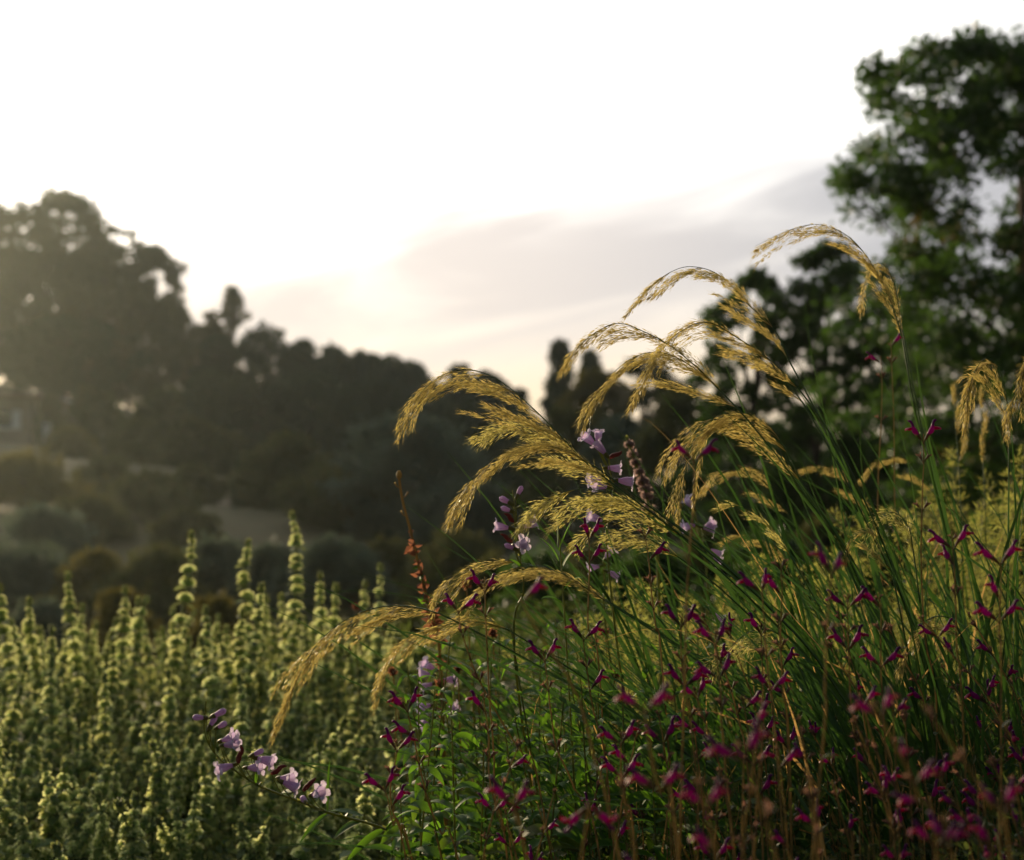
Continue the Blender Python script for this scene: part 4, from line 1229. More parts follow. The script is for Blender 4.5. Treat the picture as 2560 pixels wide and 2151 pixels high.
def sage(label, path, Y, nodes, seed, dY=0.0, gap=0.034, size=1.0, az=None, bushy=True):
    """path: photo px from the tip downwards; nodes: one letter per pair of flowers from the top (b bud, F both, L/R one side, c spent calyces, n bare)"""
    rng = np.random.default_rng(seed)
    n = len(path)
    P = [tuple(at(x, y, Y + dY * k / (n - 1))) for k, (x, y) in enumerate(path)]
    last = np.array(P[-1])
    if last[2] > 0.12:
        d = unit(np.array(P[-1]) - np.array(P[-2]))
        P.append((last[0] + d[0] * 0.2 + rng.normal() * 0.03, Y + dY + 0.03, 0.0))
    S = spline(P, 80)
    root = thing('sage_stem', label, 'flower stem', tuple(S[-1]), SAGE_GROUP)
    u = np.linspace(0, 1, 80)
    m = MB().tube(S + rng.normal(size=S.shape) * 0.0002, np.interp(u, [0, 0.1, 1], [0.0006, 0.0010, 0.0017]), 6)
    ln = np.concatenate([[0], np.cumsum(np.linalg.norm(np.diff(S, axis=0), axis=1))])
    D = unit(np.gradient(S, axis=0))
    # joints and small bracts
    dist = 0.004
    a0 = rng.uniform(-0.5, 0.5) if az is None else az
    calm = MB()
    for k, ch in enumerate(nodes):
        i = min(int(np.searchsorted(ln, dist)), 78)
        p, up = S[i], -D[i]
        sc_ = size * (0.55 if ch == 'b' else 1.0)
        m.tube([p - up * 0.0015, p, p + up * 0.0015], [0.0011, 0.0017, 0.0011], 6)
        for side in (0, 1):
            if ch == 'n' or (ch == 'L' and side == 0) or (ch == 'R' and side == 1):
                if rng.uniform() < 0.6 or ch == 'n':
                    continue
                kind = 'c'
            else:
                kind = {'b': 'c', 'c': 'c'}.get(ch, 'F')
            a = a0 + side * np.pi + (k % 2) * (0 if az is None else 0.9) + rng.normal() * 0.4
            out = np.array([math.cos(a), math.sin(a) * 0.9, 0])
            tilt = R(rng.uniform(28, 52)) if kind == 'F' else R(rng.uniform(22, 45))
            ax = unit(out * math.sin(tilt) + np.asarray(up) * math.cos(tilt))
            M = Matrix.Translation(Vector(p + ax * 0.0135 * sc_)) @ axes(ax, tuple(-out * 0.8 + np.array([0, 0, 0.6]))) @ Matrix.Scale(sc_ * rng.uniform(0.92, 1.08), 4)
            g = SG[int(rng.integers(5))]
            if kind == 'F':
                f = put(g[1], 'flower', root, M)
                put(g[0], 'calyx', f, M)
                put(g[2], 'upper_lip', f, M)
                put(g[3], 'lower_lip', f, M)
            else:
                put(g[0], 'calyx', root, M)
        dist += gap * rng.uniform(0.75, 1.2) * (0.35 if ch == 'b' else 1)
    m.build('stem', MATS['salvia_stem'], root)
    if bushy:
        # narrow leaves low on the stem
        k0 = int(np.searchsorted(ln, dist + 0.03))
        if k0 < 74:
            idx = rng.integers(k0, 79, 14)
            lf = MB()
            for i in idx:
                a = rng.uniform(0, 2 * np.pi)
                d = np.array([math.cos(a), math.sin(a), rng.uniform(0.1, 0.8)])
                u5 = np.linspace(0, 1, 6)
                L_ = rng.uniform(0.012, 0.026)
                Q = S[i] + unit(d) * (u5 * L_)[:, None] + np.stack([0 * u5, 0 * u5, -0.25 * L_ * u5 ** 2], -1)
                lf.ribbon(Q, 0.0034 * np.sin(np.clip(u5 * 0.94 + 0.05, 0, 1) * np.pi) ** 0.7 + 0.0002, (0.1, 0.2, 1), 0.25)
            lf.build('leaves', MATS['shrublet'], root)
    return root


sages = [
    ([(993, 1183), (995, 1250), (999, 1340), (1003, 1430), (1012, 1540), (1015, 1640), (1040, 1764)], 1.88, 'bFcn', 'sage stem topped by two open magenta flowers in front of the broad golden plume'),
    ([(938, 1240), (945, 1290), (962, 1345), (985, 1400), (1040, 1500), (1080, 1560), (1110, 1640)], 1.86, 'Fcnc', 'sage stem with a dark magenta cluster where the lowest plume crosses it'),
    ([(1112, 1328), (1120, 1380), (1128, 1450), (1140, 1530), (1175, 1610), (1230, 1764)], 1.86, 'bFcnc', 'sage stem with two open flowers in the middle of the green leafy stems'),
    ([(990, 1420), (995, 1460), (1002, 1510), (1004, 1600), (1030, 1700), (1060, 1764)], 1.85, 'bLcc', 'sage stem with one magenta flower at its left and dark buds above'),
    ([(828, 1432), (838, 1470), (848, 1510), (862, 1580), (880, 1650), (905, 1710), (940, 1764)], 1.88, 'bFLcc', 'leftmost tall sage stem, magenta flowers along its left side'),
    ([(815, 1515), (812, 1555), (802, 1590), (800, 1625), (804, 1660), (820, 1700), (845, 1764)], 1.86, 'bFcR', 'leftmost short zigzag sage stem with two pairs of magenta flowers'),
    ([(785, 1612), (795, 1640), (806, 1690), (830, 1750)], 1.84, 'Fn', 'low sage stem whose pair of flowers spreads beside the zigzag one'),
    ([(1206, 1075), (1208, 1130), (1207, 1200), (1206, 1290), (1230, 1400)], 2.0, 'bFFn', 'sage stem with violet flowers under the soft green plume'),
    ([(1320, 1085), (1328, 1135), (1335, 1210), (1345, 1290), (1360, 1400)], 1.98, 'cRcc', 'thin brown sage stem with a single vivid flower at its tip'),
    ([(1420, 925), (1424, 990), (1418, 1080), (1410, 1180), (1405, 1300), (1400, 1500)], 1.5, 'Fnnn', 'tall blurred sage stem, its two flowers beside the lowest high plume'),
    ([(1826, 695), (1828, 760), (1831, 830), (1833, 920), (1835, 1050), (1850, 1300)], 2.6, 'bRcn', 'tall dark sage stem standing against the dark trees'),
    ([(1805, 730), (1808, 790), (1806, 870), (1800, 980), (1800, 1100), (1810, 1300)], 2.6, 'Lcnc', 'tall thin sage stem with one violet flower, beside a dark twin'),
    ([(1893, 890), (1893, 950), (1890, 1040), (1888, 1150), (1895, 1300), (1920, 1550)], 1.9, 'Fcnc', 'sage stem with a dark red flower in front of the broad green blade'),
    ([(1708, 1160), (1700, 1220), (1695, 1300), (1690, 1420), (1680, 1600)], 1.35, 'Fncn', 'blurred near sage stem with two crimson tipped flowers in the grass fan'),
    ([(1950, 1090), (1955, 1140), (1958, 1220), (1962, 1340), (1975, 1500)], 1.7, 'bFLcn', 'sage stem with two spreading flowers below the broad green blades'),
    ([(1600, 1150), (1603, 1220), (1600, 1300), (1605, 1420), (1620, 1600)], 1.7, 'cLcc', 'sage stem with a violet flower in front of the half opened plume'),
    ([(1738, 1215), (1738, 1270), (1740, 1350), (1745, 1450), (1760, 1600)], 1.75, 'bFcFn', 'slim sage stem with a neat pair of flowers in the grass fan'),
    ([(1800, 1215), (1806, 1265), (1805, 1350), (1810, 1450), (1820, 1620)], 1.75, 'bLcFn', 'sage stem beside the neat pair, one flower leaning out'),
    ([(1560, 1200), (1565, 1250), (1570, 1340), (1585, 1460), (1600, 1650)], 1.65, 'FncFn', 'sage stem just left of the half opened plume'),
    ([(1060, 1215), (1080, 1255), (1105, 1300), (1180, 1420), (1220, 1560), (1270, 1764)], 1.35, 'Rnnn', 'blurred near sage stem slanting down from the broad golden plume'),
    ([(1400, 1255), (1395, 1310), (1402, 1400), (1420, 1520), (1430, 1764)], 1.7, 'bFcFc', 'sage stem with two flower pairs between the leafy stems and the grass'),
    ([(1465, 1290), (1470, 1350), (1480, 1450), (1490, 1600)], 1.6, 'bFFc', 'sage stem in front of the curled tip of the half opened plume'),
    ([(1195, 1300), (1200, 1350), (1215, 1450), (1240, 1550), (1260, 1764)], 1.9, 'FcRn', 'sage stem under the tip of the broad golden plume'),
    ([(2050, 1140), (2052, 1200), (2048, 1300), (2052, 1450)], 1.6, 'FLFn', 'sage stem close to the photo edge below the bronze plume'),
    ([(1275, 1500), (1272, 1560), (1280, 1640), (1300, 1764)], 1.7, 'bFFn', 'sage stem with clustered flowers low before the leafy stems'),
    ([(1320, 1440), (1330, 1520), (1350, 1620), (1390, 1764)], 1.2, 'FnFn', 'big blurred sage stem low in front, magenta smear at its top'),
    ([(1205, 1680), (1190, 1764)], 1.3, 'F', 'blurred sage flower at the bottom edge before the leafy stems'),
    ([(1050, 1640), (1060, 1700), (1080, 1764)], 1.3, 'F', 'blurred pair of sage flowers low before the leafy stems'),
]
for k, (pth, Y, nd, lb) in enumerate(sages):
    sage(lb, pth, Y, nd, 700 + k, size=0.88 if Y > 1.5 else 0.84)
rs = np.random.default_rng(91)
bands = [(20, 1.65, 2.05, (1300, 2110), (1230, 1500), 'sage stem with dark magenta flowers in the thicket under the grass fan'),
         (16, 1.45, 1.75, (1400, 2120), (1400, 1640), 'sage stem with magenta flowers low in the shaded thicket'),
         (9, 1.05, 1.35, (1250, 2120), (1430, 1680), 'blurred near sage stem in the bottom corner thicket'),
         (6, 1.7, 2.0, (1000, 1400), (1480, 1660), 'sage stem with small magenta flowers among the green leaves')]
kk = 0
for n, ya, yb, (xa, xb), (pa, pb), lb in bands:
    for j in range(n):
        x = xa + (xb - xa) * (j + rs.uniform(0, 1)) / n
        y = rs.uniform(pa, pb)
        dx = rs.normal() * 75 + 40
        nd = ''.join(rs.choice(list('FLRcccn'), 5))
        sage(lb, [(x, y), (x + dx * 0.3, y + 80), (x + dx * 0.7, y + 200), (x + dx, y + 420)], rs.uniform(ya, yb), 'b' + nd, 800 + kk, az=rs.uniform(0, np.pi), gap=rs.uniform(0.028, 0.042), size=rs.uniform(0.68, 0.90))
        kk += 1

# ------------------------------------------------------------------ lavender bell flowers


def bell_meshes(seed, bud=False):
    rng = np.random.default_rng(seed)
    cal = MB().lathe([(0.0008, -0.004), (0.0026, -0.001), (0.0032, 0.003), (0.0030, 0.006)], 8)
    cor = MB()
    if bud:
        cor.lathe([(0.0022, 0.002), (0.0032, 0.008), (0.0042, 0.014), (0.0036, 0.018), (0.0008, 0.0205)], 10)
        return cal.mesh('calyx', MATS['penstemon_calyx']), cor.mesh('bud', MATS['penstemon_corolla']), None
    prof = [(0.0020, 0.002), (0.0026, 0.006), (0.0040, 0.011), (0.0058, 0.018), (0.0063, 0.023), (0.0066, 0.026)]

    def bend(r, z, th):
        return r * (1 + 0.06 * np.cos(5 * th)[None] + rng.normal(size=r.shape) * 0.035), z + rng.normal(size=r.shape) * 0.0004
    cor.lathe(prof, 20, None, bend)
    lob = MB()
    for q in range(5):
        a = 2 * np.pi * (q + 0.5) / 5 + rng.normal() * 0.1
        u = np.linspace(0, 1, 6)
        fl = rng.uniform(0.5, 1.1)
        P = np.stack([(0.0064 + 0.0085 * u * fl) * math.cos(a), (0.0064 + 0.0085 * u * fl) * math.sin(a), 0.0255 + 0.0045 * u - 0.004 * fl * u ** 2], -1)
        lob.ribbon(P, 0.0048 * np.sqrt(np.clip(1 - (u * 1.25 - 0.35) ** 2 * 1.15, 0.02, 1)), (-math.cos(a) * 0.5, -math.sin(a) * 0.5, 1), rng.uniform(-0.5, 0.1))
    lob.v = [q_ + rng.normal(size=q_.shape) * 0.0004 for q_ in lob.v]
    return cal.mesh('calyx', MATS['penstemon_calyx']), cor.mesh('flower', MATS['penstemon_corolla']), lob.mesh('petal_lobes', MATS['penstemon_lobe'])


BL = [bell_meshes(s) for s in range(4)]
BB = bell_meshes(9, True)
mw = MB().tube(spline([(0, 0, 0), (0.001, 0, 0.008), (-0.001, 0.001, 0.016), (0.002, 0, 0.022)], 8), [0.002, 0.003, 0.0036, 0.003, 0.0034, 0.0026, 0.002, 0.0006], 7)
WMESH = mw.mesh('withered_flower', MATS['withered'])


def lance(m, p, d, ln, wid, rng, sag=0.5):
    u = np.linspace(0, 1, 9)
    d = unit(d)
    P = p + d * (u * ln)[:, None] + np.stack([0 * u, 0 * u, -sag * ln * u ** 2], -1)
    m.ribbon(P, wid * np.sin(np.clip(u ** 0.8 * 0.97 + 0.03, 0, 1) * np.pi) ** 0.8 + 0.0002, (rng.normal() * 0.3, -0.35 + rng.normal() * 0.2, 1), 0.3)


def bellflower(label, path, Y, flowers, seed, leafpts=(), zoom=None, dY=0.0, size=1.0, bracts=True):
    """flowers: (kind, base px, tip px, toward) ; toward tips the bell to the viewer"""
    rng = np.random.default_rng(seed)
    P = [tuple(at(x, y, Y + dY * k / (len(path) - 1))) for k, (x, y) in enumerate(path)]
    if P[-1][2] > 0.12:
        P.append((P[-1][0] + 0.10, Y + dY + 0.04, 0.0))
    S = spline(P, 70)
    root = thing('bellflower_stem', label, 'flower stem', tuple(S[-1]), 'lavender bell flower stems')
    m = MB().tube(S, np.interp(np.linspace(0, 1, 70), [0, 0.3, 1], [0.0008, 0.0018, 0.0026]), 7)
    for kind, b, tpx, tw in flowers:
        B = np.array(at(b[0], b[1], Y - 0.005 + rng.normal() * 0.006))
        Tt = np.array(at(tpx[0], tpx[1], Y - 0.005))
        d = unit(Tt - B) + np.array([0, -tw, 0])
        i = int(np.argmin(np.linalg.norm(S[:60] - (B + np.array([0, 0, -0.012])), axis=1)))
        i = min(69, i + 2)
        m.tube(spline([S[i], (S[i] + B) / 2 + np.array([0, 0, -0.003]), B], 8), 0.0007, 5)
        M = Matrix.Translation(Vector(B)) @ axes(d) @ Matrix.Rotation(rng.uniform(0, 6), 4, 'Z') @ Matrix.Scale(1.03 * size * rng.uniform(0.90, 1.08), 4)
        if kind == 'w':
            put(WMESH, 'withered_flower', root, M)
            continue
        g = BB if kind == 'b' else BL[int(rng.integers(4))]
        f = put(g[1], 'bud' if kind == 'b' else 'flower', root, M)
        put(g[0], 'calyx', f, M)
        if g[2]:
            put(g[2], 'petal_lobes', f, M)
    if bracts:
        for i in range(2, 40, 5):
            for s_ in (-1, 1):
                c = S[i]
                leaves(m, rng, [c], [(s_ * 0.8, rng.normal() * 0.5, 0.8)], 0.006 + 0.00012 * i, 0.45, 0.2)
            if i < 14:
                m.tube([S[i], S[i] + np.array([rng.normal() * 0.004, -0.002, 0.004])], [0.0006, 0.0014], 6)
    m.build('stem', MATS['green_stem'], root)
    if leafpts:
        for (bx, by), (tx, ty), wd, sg in leafpts:
            B, Tt = np.array(at(bx, by, Y)), np.array(at(tx, ty, Y - 0.02))
            lf = MB()
            dv = Tt - B
            ln = np.linalg.norm(dv)
            lance(lf, B, dv + np.array([0, 0, sg * ln]), ln, wd, rng, sg)
            lf.build('leaf', MATS['lance_leaf'], root)
    return root


def z1(x, y):
    return ((460 + x / 4.2) / SV, (1700 + y / 4.2) / SV)


def z3(x, y):
    return ((900 + x / 2.52) / SV, (800 + y / 2.52) / SV)


bellflower('leaning lavender bell flower spray reaching out in front of the woolly bank',
           [z1(*q) for q in ((232, 225), (222, 350), (210, 500), (255, 670), (390, 850), (560, 970), (750, 1095), (1000, 1200), (1250, 1290), (1500, 1390), (1870, 1490), (2100, 1570))] + [(840, 1745)],
           1.93,
           [('b', z1(290, 390), z1(340, 365), 0.2), ('b', z1(235, 400), z1(185, 395), 0.3), ('b', z1(255, 520), z1(285, 470), 0.2), ('b', z1(335, 510), z1(425, 460), 0.1),
            ('f', z1(370, 650), z1(640, 550), 0.1), ('f', z1(395, 690), z1(560, 660), 0.3), ('f', z1(550, 885), z1(385, 930), 0.35), ('f', z1(640, 925), z1(840, 905), 0.3),
            ('f', z1(735, 815), z1(970, 860), 0.15), ('f', z1(985, 1030), z1(1210, 1020), 0.2), ('f', z1(1000, 1060), z1(1190, 1120), 0.3), ('f', z1(1330, 1215), z1(1420, 1160), 1.3),
            ('w', z1(570, 880), z1(600, 730), 0), ('w', z1(915, 985), z1(1080, 890), 0.1), ('w', z1(1250, 1165), z1(1350, 1070), 0.1), ('b', z1(700, 800), z1(740, 780), 0.3), ('b', z1(1290, 1300), z1(1265, 1260), 0.2)],
           900,
           [(z1(1510, 1390), z1(1530, 880), 0.004, -0.10), (z1(1510, 1400), z1(1260, 1680), 0.005, 0.25), (z1(1540, 1375), z1(1880, 1440), 0.009, 0.12), (z1(1870, 1490), z1(1600, 1660), 0.009, 0.30),
            (z1(750, 1090), z1(760, 960), 0.0022, 0), (z1(730, 1090), z1(580, 1150), 0.0022, 0.1), (z1(1020, 1190), z1(1140, 1180), 0.006, 0.1), ((787, 1700), (720, 1764), 0.006, 0.3), ((790, 1700), (880, 1640), 0.005, 0.4), ((792, 1702), (850, 1690), 0.006, 0.3)])
bellflower('upright lavender bell flower stem between the large plumes and the dried red stalk',
           [z3(*q) for q in ((960, 1075), (975, 1170), (985, 1290), (1000, 1420), (1015, 1540), (1030, 1700))] + [(1060, 1400)],
           2.08,
           [('f', z3(960, 1315), z3(840, 1295), 0.2), ('f', z3(965, 1420), z3(1040, 1410), 1.2), ('b', z3(965, 1210), z3(885, 1180), 0.1), ('b', z3(985, 1450), z3(925, 1420), 0.4), ('b', z3(960, 1160), z3(900, 1130), 0.1),
            ('w', z3(970, 1270), z3(930, 1230), 0), ('f', z3(1000, 1310), z3(1090, 1280), 0.2), ('b', z3(985, 1120), z3(1000, 1090), 0), ('w', z3(960, 1400), z3(910, 1360), 0)],
           901, [(z3(1010, 1500), z3(1080, 1290), 0.004, 0.2), (z3(1010, 1560), z3(930, 1500), 0.005, 0.2)])
bellflower('lavender bell flower stem half hidden behind the large plumes, beside the woolly pink spike',
           [z3(*q) for q in ((1450, 730), (1500, 800), (1550, 900), (1590, 1010), (1590, 1150), (1560, 1300), (1560, 1500))] + [(1290, 1500)],
           2.16,
           [('f', z3(1490, 800), z3(1445, 760), 0.4), ('f', z3(1500, 800), z3(1500, 740), 0.3), ('f', z3(1560, 860), z3(1510, 810), 0.6), ('f', z3(1540, 930), z3(1660, 940), 0.15), ('f', z3(1600, 1010), z3(1720, 1020), 0.15),
            ('f', z3(1540, 1000), z3(1430, 1010), 0.3), ('w', z3(1570, 870), z3(1610, 850), 0.2), ('f', z3(1570, 1060), z3(1480, 1040), 0.4), ('f', z3(1550, 1270), z3(1450, 1240), 0.3)],
           902, bracts=False)
bellflower('blurred lavender bell flower stem behind the leftmost tall sage stem',
           [(902, 1340), (898, 1400), (893, 1460), (890, 1540), (900, 1700)], 2.5,
           [('f', (890, 1385), (862, 1380), 0.3), ('f', (892, 1400), (864, 1410), 0.4), ('f', (888, 1445), (852, 1450), 0.3), ('f', (890, 1470), (866, 1488), 0.5), ('f', (892, 1455), (860, 1470), 0.6), ('f', (904, 1395), (930, 1392), 0.3),
            ('f', (905, 1460), (935, 1450), 0.3), ('f', (895, 1375), (880, 1365), 0.4)], 903, size=1.05)
bellflower('blurred pale pink bell flower stem behind the lowest high plume',
           [(1420, 1000), (1425, 1060), (1440, 1120), (1450, 1200), (1460, 1400)], 2.5,
           [('f', (1425, 1045), (1410, 1030), 0.6), ('f', (1435, 1080), (1482, 1090), 0.2), ('f', (1440, 1085), (1462, 1070), 0.4), ('f', (1450, 1125), (1480, 1140), 0.4), ('f', (1450, 1140), (1500, 1170), 0.3), ('f', (1430, 1075), (1405, 1080), 0.3), ('f', (1455, 1255), (1480, 1270), 0.3)], 904, size=1.0)
bellflower('blurred lavender bell flower stem among the violet sage flowers',
           [(1235, 1090), (1240, 1150), (1240, 1200), (1250, 1350)], 2.35,
           [('f', (1240, 1170), (1265, 1180), 0.4), ('f', (1238, 1150), (1250, 1130), 0.3), ('f', (1235, 1160), (1205, 1165), 0.3)], 905, size=0.95)

# ------------------------------------------------------------------ green leafy stems among the flowers
rs = np.random.default_rng(17)
GL = 'green leafy stems among the flowers'
for k in range(51):
    x = 800 + 700 * (k % 17 + rs.uniform(0, 1)) / 17
    top = 1260 + 150 * rs.uniform() + (80 if x < 880 else 0) + (140 if 17 <= k < 34 else 0)
    Y = rs.uniform(2.02, 2.4) if k < 17 else rs.uniform(1.9, 2.1) if k < 34 else rs.uniform(2.3, 2.7)
    rng = np.random.default_rng(1000 + k)
    a = np.array(at(x, top, Y))
    b = np.array([a[0] + rng.normal() * 0.04 + 0.03, Y + rng.normal() * 0.04, 0.0])
    S = spline([a, (a + b) / 2 + np.array([rng.normal() * 0.02, 0, 0]), b], 40)
    root = thing('leafy_plant', 'green leafy stem with long narrow arching leaves, under the plumes and magenta flowers', 'leafy stem', tuple(b), GL)
    MB().tube(S, np.linspace(0.0010, 0.0024, 40), 6).build('stem', MATS['green_stem'], root)
    lf = MB()
    az0 = rng.uniform(0, 3)
    for j, i in enumerate(range(1, 36, 2)):
        for s_ in (0, 1):
            az = az0 + s_ * np.pi + (j % 2) * 1.57 + rng.normal() * 0.3
            ln = rng.uniform(0.055, 0.10) * min(1, 0.45 + 0.08 * j)
            lance(lf, S[i], np.array([math.cos(az), math.sin(az), rng.uniform(0.35, 0.9)]), ln, ln * 0.13, rng, rng.uniform(0.35, 1.0))
    lf.build('foliage', MATS['lance_leaf'], root)
# leafy tip rising above the others by the upright bell flower stem
tipb = np.array(at(1150, 1150, 2.05))
root = thing('leafy_plant', 'tall green leafy tip beside the upright lavender bell flower stem', 'leafy stem', (tipb[0] + 0.04, 2.1, 0), GL)
rng = np.random.default_rng(1100)
S = spline([np.array(at(1135, 1075, 2.05)), tipb, (tipb[0] + 0.03, 2.07, 0.3), (tipb[0] + 0.04, 2.1, 0)], 40)
MB().tube(S, np.linspace(0.0010, 0.0024, 40), 6).build('stem', MATS['green_stem'], root)
lf = MB()
for (bx, by), (tx, ty), wd, sg in [((1140, 1120), (1080, 1060), 0.006, 0.35), ((1142, 1120), (1142, 1040), 0.004, 0), ((1145, 1130), (1175, 1060), 0.005, 0.1), ((1145, 1150), (1095, 1085), 0.006, 0.3), ((1150, 1170), (1190, 1110), 0.006, 0.3),
                                   ((1150, 1190), (1100, 1140), 0.006, 0.4), ((1155, 1210), (1205, 1170), 0.006, 0.4), ((1155, 1240), (1100, 1220), 0.007, 0.4)]:
    B, Tt = np.array(at(bx, by, 2.05)), np.array(at(tx, ty, 2.03))
    dv = Tt - B
    ln = np.linalg.norm(dv)
    lance(lf, B, dv + np.array([0, 0, sg * ln]), ln, wd, rng, sg)
lf.build('foliage', MATS['lance_leaf'], root)

# ------------------------------------------------------------------ dried stalks, rusty heads, woolly pink spike
rng = np.random.default_rng(1200)
Yd = 2.4
S = spline([at(818, 982, Yd), at(826, 1030, Yd), at(842, 1090, Yd), at(858, 1160, Yd), at(880, 1250, Yd), at(905, 1400, Yd), (at(920, 1500, Yd).x, Yd, 0)], 60)
root = thing('dried_stalk', 'tall dried stalk with red brown withered leaves and a dark tip', 'dried stalk', tuple(S[-1]), None)
m = MB().tube(S, np.linspace(0.0022, 0.0036, 60), 7)
m.lathe([(0.001, -0.002), (0.0045, 0.003), (0.0050, 0.009), (0.002, 0.014)], 8, Matrix.Translation(Vector(S[0])))
for s_, p in ((-1, S[1]), (1, S[2]), (-1, S[4])):
    m.tube([p, p + np.array([s_ * 0.006, 0, 0.003]), p + np.array([s_ * 0.010, 0, 0.010])], [0.001, 0.001, 0.0022], 6)
m.build('stem', MATS['salvia_stem'], root)
for mt, lo, hi, n, sz in (('rust', 6, 20, 80, 0.020), ('rust', 20, 42, 50, 0.018), ('lance_leaf', 9, 40, 40, 0.018)):
    m = MB()
    i = rng.integers(lo, hi, n)
    leaves(m, rng, S[i], rng.normal(size=(n, 3)) * np.array([1, 1, 0.6]) + np.array([-0.3, 0, 0.2]), sz * rng.uniform(0.5, 1.2, n), 0.55, 0.4)
    m.build('withered_leaves' if mt == 'rust' else 'leaves', MATS[mt], root, False)
for k, (x, y, Y) in enumerate([(805, 1380, 2.6), (812, 1441, 2.55), (902, 1362, 2.5), (939, 1373, 2.45), (1260, 1387, 2.4), (1218, 1324, 2.4), (1240, 1300, 2.5), (956, 1200, 2.7), (1010, 1300, 2.5), (1330, 1420, 2.4), (980, 1430, 2.45), (730, 1245, 3.6)]):
    rng = np.random.default_rng(1210 + k)
    c = np.array(at(x, y, Y))
    base_ = (c[0] + rng.normal() * 0.03 + 0.02, Y + 0.03, 0)
    lbl = {0: 'rust brown dried flower head under the tip of the short hanging plume', 1: 'round rust brown dried flower head left of the blurred lavender flowers', 11: 'small rust brown flower head between the woolly spikes right of the tallest'}.get(
        k, 'small rust brown dried flower head among the green leaves')
    root = thing('dried_flower', lbl, 'dried flower', base_, 'rust brown dried flower heads')
    MB().tube(spline([base_, (np.array(base_) + c) / 2 + np.array([0.01, 0, 0]), c], 16), 0.0012, 5).build('stem', MATS['salvia_stem'], root)
    m = MB()
    n = 46
    d = rng.normal(size=(n, 3)) + np.array([0, 0, 0.9])
    leaves(m, rng, c + unit(d) * 0.002, d, rng.uniform(0.007, 0.012, n), 0.5, 0.3)
    m.lathe([(0.001, -0.006), (0.0045, -0.001), (0.0055, 0.004), (0.001, 0.008)], 8, Matrix.Translation(Vector(c)))
    m.build('head', MATS['rust'], root, False)
Yp = 2.6
rng = np.random.default_rng(1300)
S = spline([at(1283, 893, Yp), at(1300, 940, Yp), at(1318, 990, Yp), at(1330, 1040, Yp), at(1350, 1200, Yp), (at(1360, 1300, Yp).x, Yp, 0)], 60)
root = thing('pink_woolly_spike', 'woolly pink grey flower spike blurred behind the lavender bell flowers', 'flower spike', tuple(S[-1]))
MB().tube(S, 0.003, 6).build('stem', MATS['green_stem'], root)
m = MB()
L_ = np.concatenate([[0], np.cumsum(np.linalg.norm(np.diff(S, axis=0), axis=1))])
for k in range(12):
    i = int(np.searchsorted(L_, 0.006 + 0.0115 * k))
    n = 90
    d = rng.normal(size=(n, 3)) * np.array([1, 1, 0.5])
    leaves(m, rng, S[i] + unit(d) * 0.004, d + np.array([0, 0, 0.4]), rng.uniform(0.006, 0.011, n) * (0.7 + 0.04 * k), 0.7, 0.3)
m.build('flower_head', MATS['pink_wool'], root, False)

# ------------------------------------------------------------------ feathery golden plants at the back, undergrowth
rs = np.random.default_rng(41)
ft = [(2060, 900, 3.2, 0.13, 'feathery golden green plant at the photo edge behind the bronze plumes'),
      (1985, 940, 3.3, 0.12, 'feathery golden plant behind the upright unopened plumes'),
      (1920, 1000, 3.1, 0.12, 'feathery green plant behind the broad grass blades'),
      (1850, 1010, 3.2, 0.12, 'feathery green gold plant behind the small curled plumes'),
      (1760, 1040, 3.0, 0.13, 'feathery green gold plant behind the grass fan'),
      (1660, 1060, 3.0, 0.13, 'feathery green gold plant behind the lowest high plume'),
      (1560, 1080, 3.0, 0.12, 'feathery green gold plant behind the green young plume'),
      (1460, 1130, 2.9, 0.12, 'feathery green gold plant behind the blurred pink bell flowers'),
      (1350, 1130, 2.8, 0.11, 'feathery pale green plant behind the soft green plume'),
      (1250, 1190, 2.8, 0.11, 'feathery yellowish plant behind the violet sage flowers'),
      (2090, 1000, 2.9, 0.12, 'feathery gold plant cut by the photo edge')]
for k, (x, y, Y, sp, lb) in enumerate(ft):
    rng = np.random.default_rng(1400 + k)
    c = at(x, y + (70 if x < 1800 else 20), Y)
    root = thing('feathery_plant', lb, 'plant', (c.x, Y, 0), 'feathery golden plants at the back')
    st, fo = MB(), MB()
    for j in range(11):
        tp_ = np.array([c.x + rng.normal() * sp * 0.8, Y + rng.normal() * 0.12, c.z * (1.02 - 0.32 * rng.uniform() ** 1.3)])
        b = np.array([c.x + rng.normal() * 0.04, Y + rng.normal() * 0.05, 0])
        S = spline([b, (b + tp_) / 2 + np.array([rng.normal() * 0.02, 0, 0]), tp_], 40)
        st.tube(S, np.linspace(0.0025, 0.0006, 40), 5)
        n = 130
        u = rng.uniform(0.12, 1.0, n) ** 0.45
        i = np.clip((u * 39).astype(int), 0, 39)
        ln = 0.07 * (1.03 - u) ** 0.6 * rng.uniform(0.3, 1, n) + 0.006
        d = rng.normal(size=(n, 3)) * np.array([1, 1, 0.3]) + np.array([0, 0, 0.9])
        d = unit(d)
        for q in (0.45, 0.75, 1.0):
            pos = S[i] + d * (ln * q)[:, None]
            dd = d + rng.normal(size=d.shape) * 0.55
            leaves(fo, rng, pos, dd, rng.uniform(0.010, 0.022, n), 0.16, 0.2)
    st.build('stems', MATS['green_stem'], root)
    fo.build('foliage', MATS['feather'], root, False)

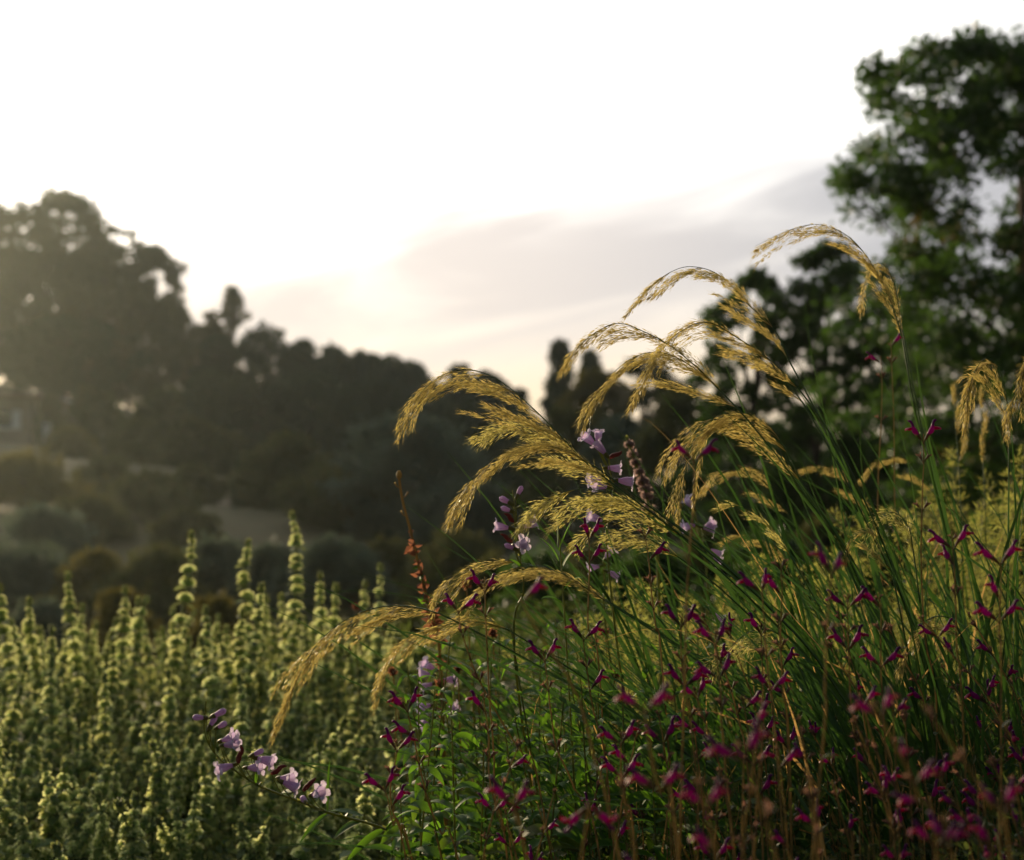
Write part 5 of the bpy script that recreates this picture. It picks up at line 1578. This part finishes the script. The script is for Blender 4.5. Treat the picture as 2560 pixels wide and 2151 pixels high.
m = MB()
rg = np.random.default_rng(55)
n = 32000
Y = rg.uniform(1.25, 3.0, n)
xs = (780 + 1420 * rg.uniform(size=n))
X = (xs * SV - CX) / FPX * Y
top = np.interp(xs, [780, 950, 1300, 1700, 2200], [0.27, 0.38, 0.48, 0.56, 0.58]) * np.interp(Y, [1.25, 1.7, 2.4, 3.0], [0.92, 0.92, 1.05, 1.15])
top *= 1 + 0.12 * np.sin(X * 17 + Y * 5) * np.sin(Y * 11)
Z = top * rg.uniform(0.02, 1, n) ** 0.55
leaves(m, rg, np.stack([X, Y, Z], -1), rg.normal(size=(n, 3)) + np.array([0, 0, 0.6]), rg.uniform(0.010, 0.024, n), 0.42, 0.25)
tag(m.build('undergrowth', MATS['shrublet'], None, False), 'low tangled leafy growth under the flowers and grass', None, None, 'stuff')
m = MB()
n = 12000
Y = rg.uniform(3.0, 7.5, n)
xs = (830 + 1380 * rg.uniform(size=n))
X = (xs * SV - CX) / FPX * Y
Z = (0.46 + 0.08 * np.sin(X * 5 + Y * 3) * np.sin(Y * 4)) * rg.uniform(0.02, 1, n) ** 0.5
leaves(m, rg, np.stack([X, Y, Z], -1), rg.normal(size=(n, 3)) + np.array([0, 0, 0.6]), rg.uniform(0.03, 0.06, n), 0.5, 0.25)
tag(m.build('ground_cover', MATS['shrublet'], None, False), 'low leafy ground cover behind the flower bed', None, None, 'stuff')
m = MB()
for k in range(640):
    Y = rg.uniform(1.0, 2.1)
    x = rg.uniform(950, 2180)
    X = (x * SV - CX) / FPX * Y
    h = rg.uniform(0.30, 0.60) * np.interp(x, [950, 1400, 2200], [0.75, 0.95, 1.05])
    le = rg.normal() * 0.10
    S = spline([(X, Y, 0), (X + le * 0.4 + rg.normal() * 0.01, Y, h * 0.5), (X + le, Y + rg.normal() * 0.04, h)], 14)
    m.tube(S, np.linspace(0.0017, 0.0006, 14), 5)
tag(m.build('twigs', MATS['salvia_stem'], None), 'tangle of thin dry brown twigs among the sage stems', None, None, 'stuff')

# ------------------------------------------------------------------ evening air
vm = bpy.data.materials.new('haze')
vm.use_nodes = True
t = NT(vm.node_tree)
pv = t.n('ShaderNodeVolumePrincipled')
pv.inputs['Color'].default_value = (0.86, 0.95, 0.88, 1)
pv.inputs['Density'].default_value = 0.00025
pv.inputs['Anisotropy'].default_value = 0.70
o = t.n('ShaderNodeOutputMaterial')
t.l(pv.outputs[0], o.inputs['Volume'])
hz_ = MB().box((-425, -125, -4.5), (425, 425, 36)).build('haze', vm, None, False)
tag(hz_, kind='stuff')
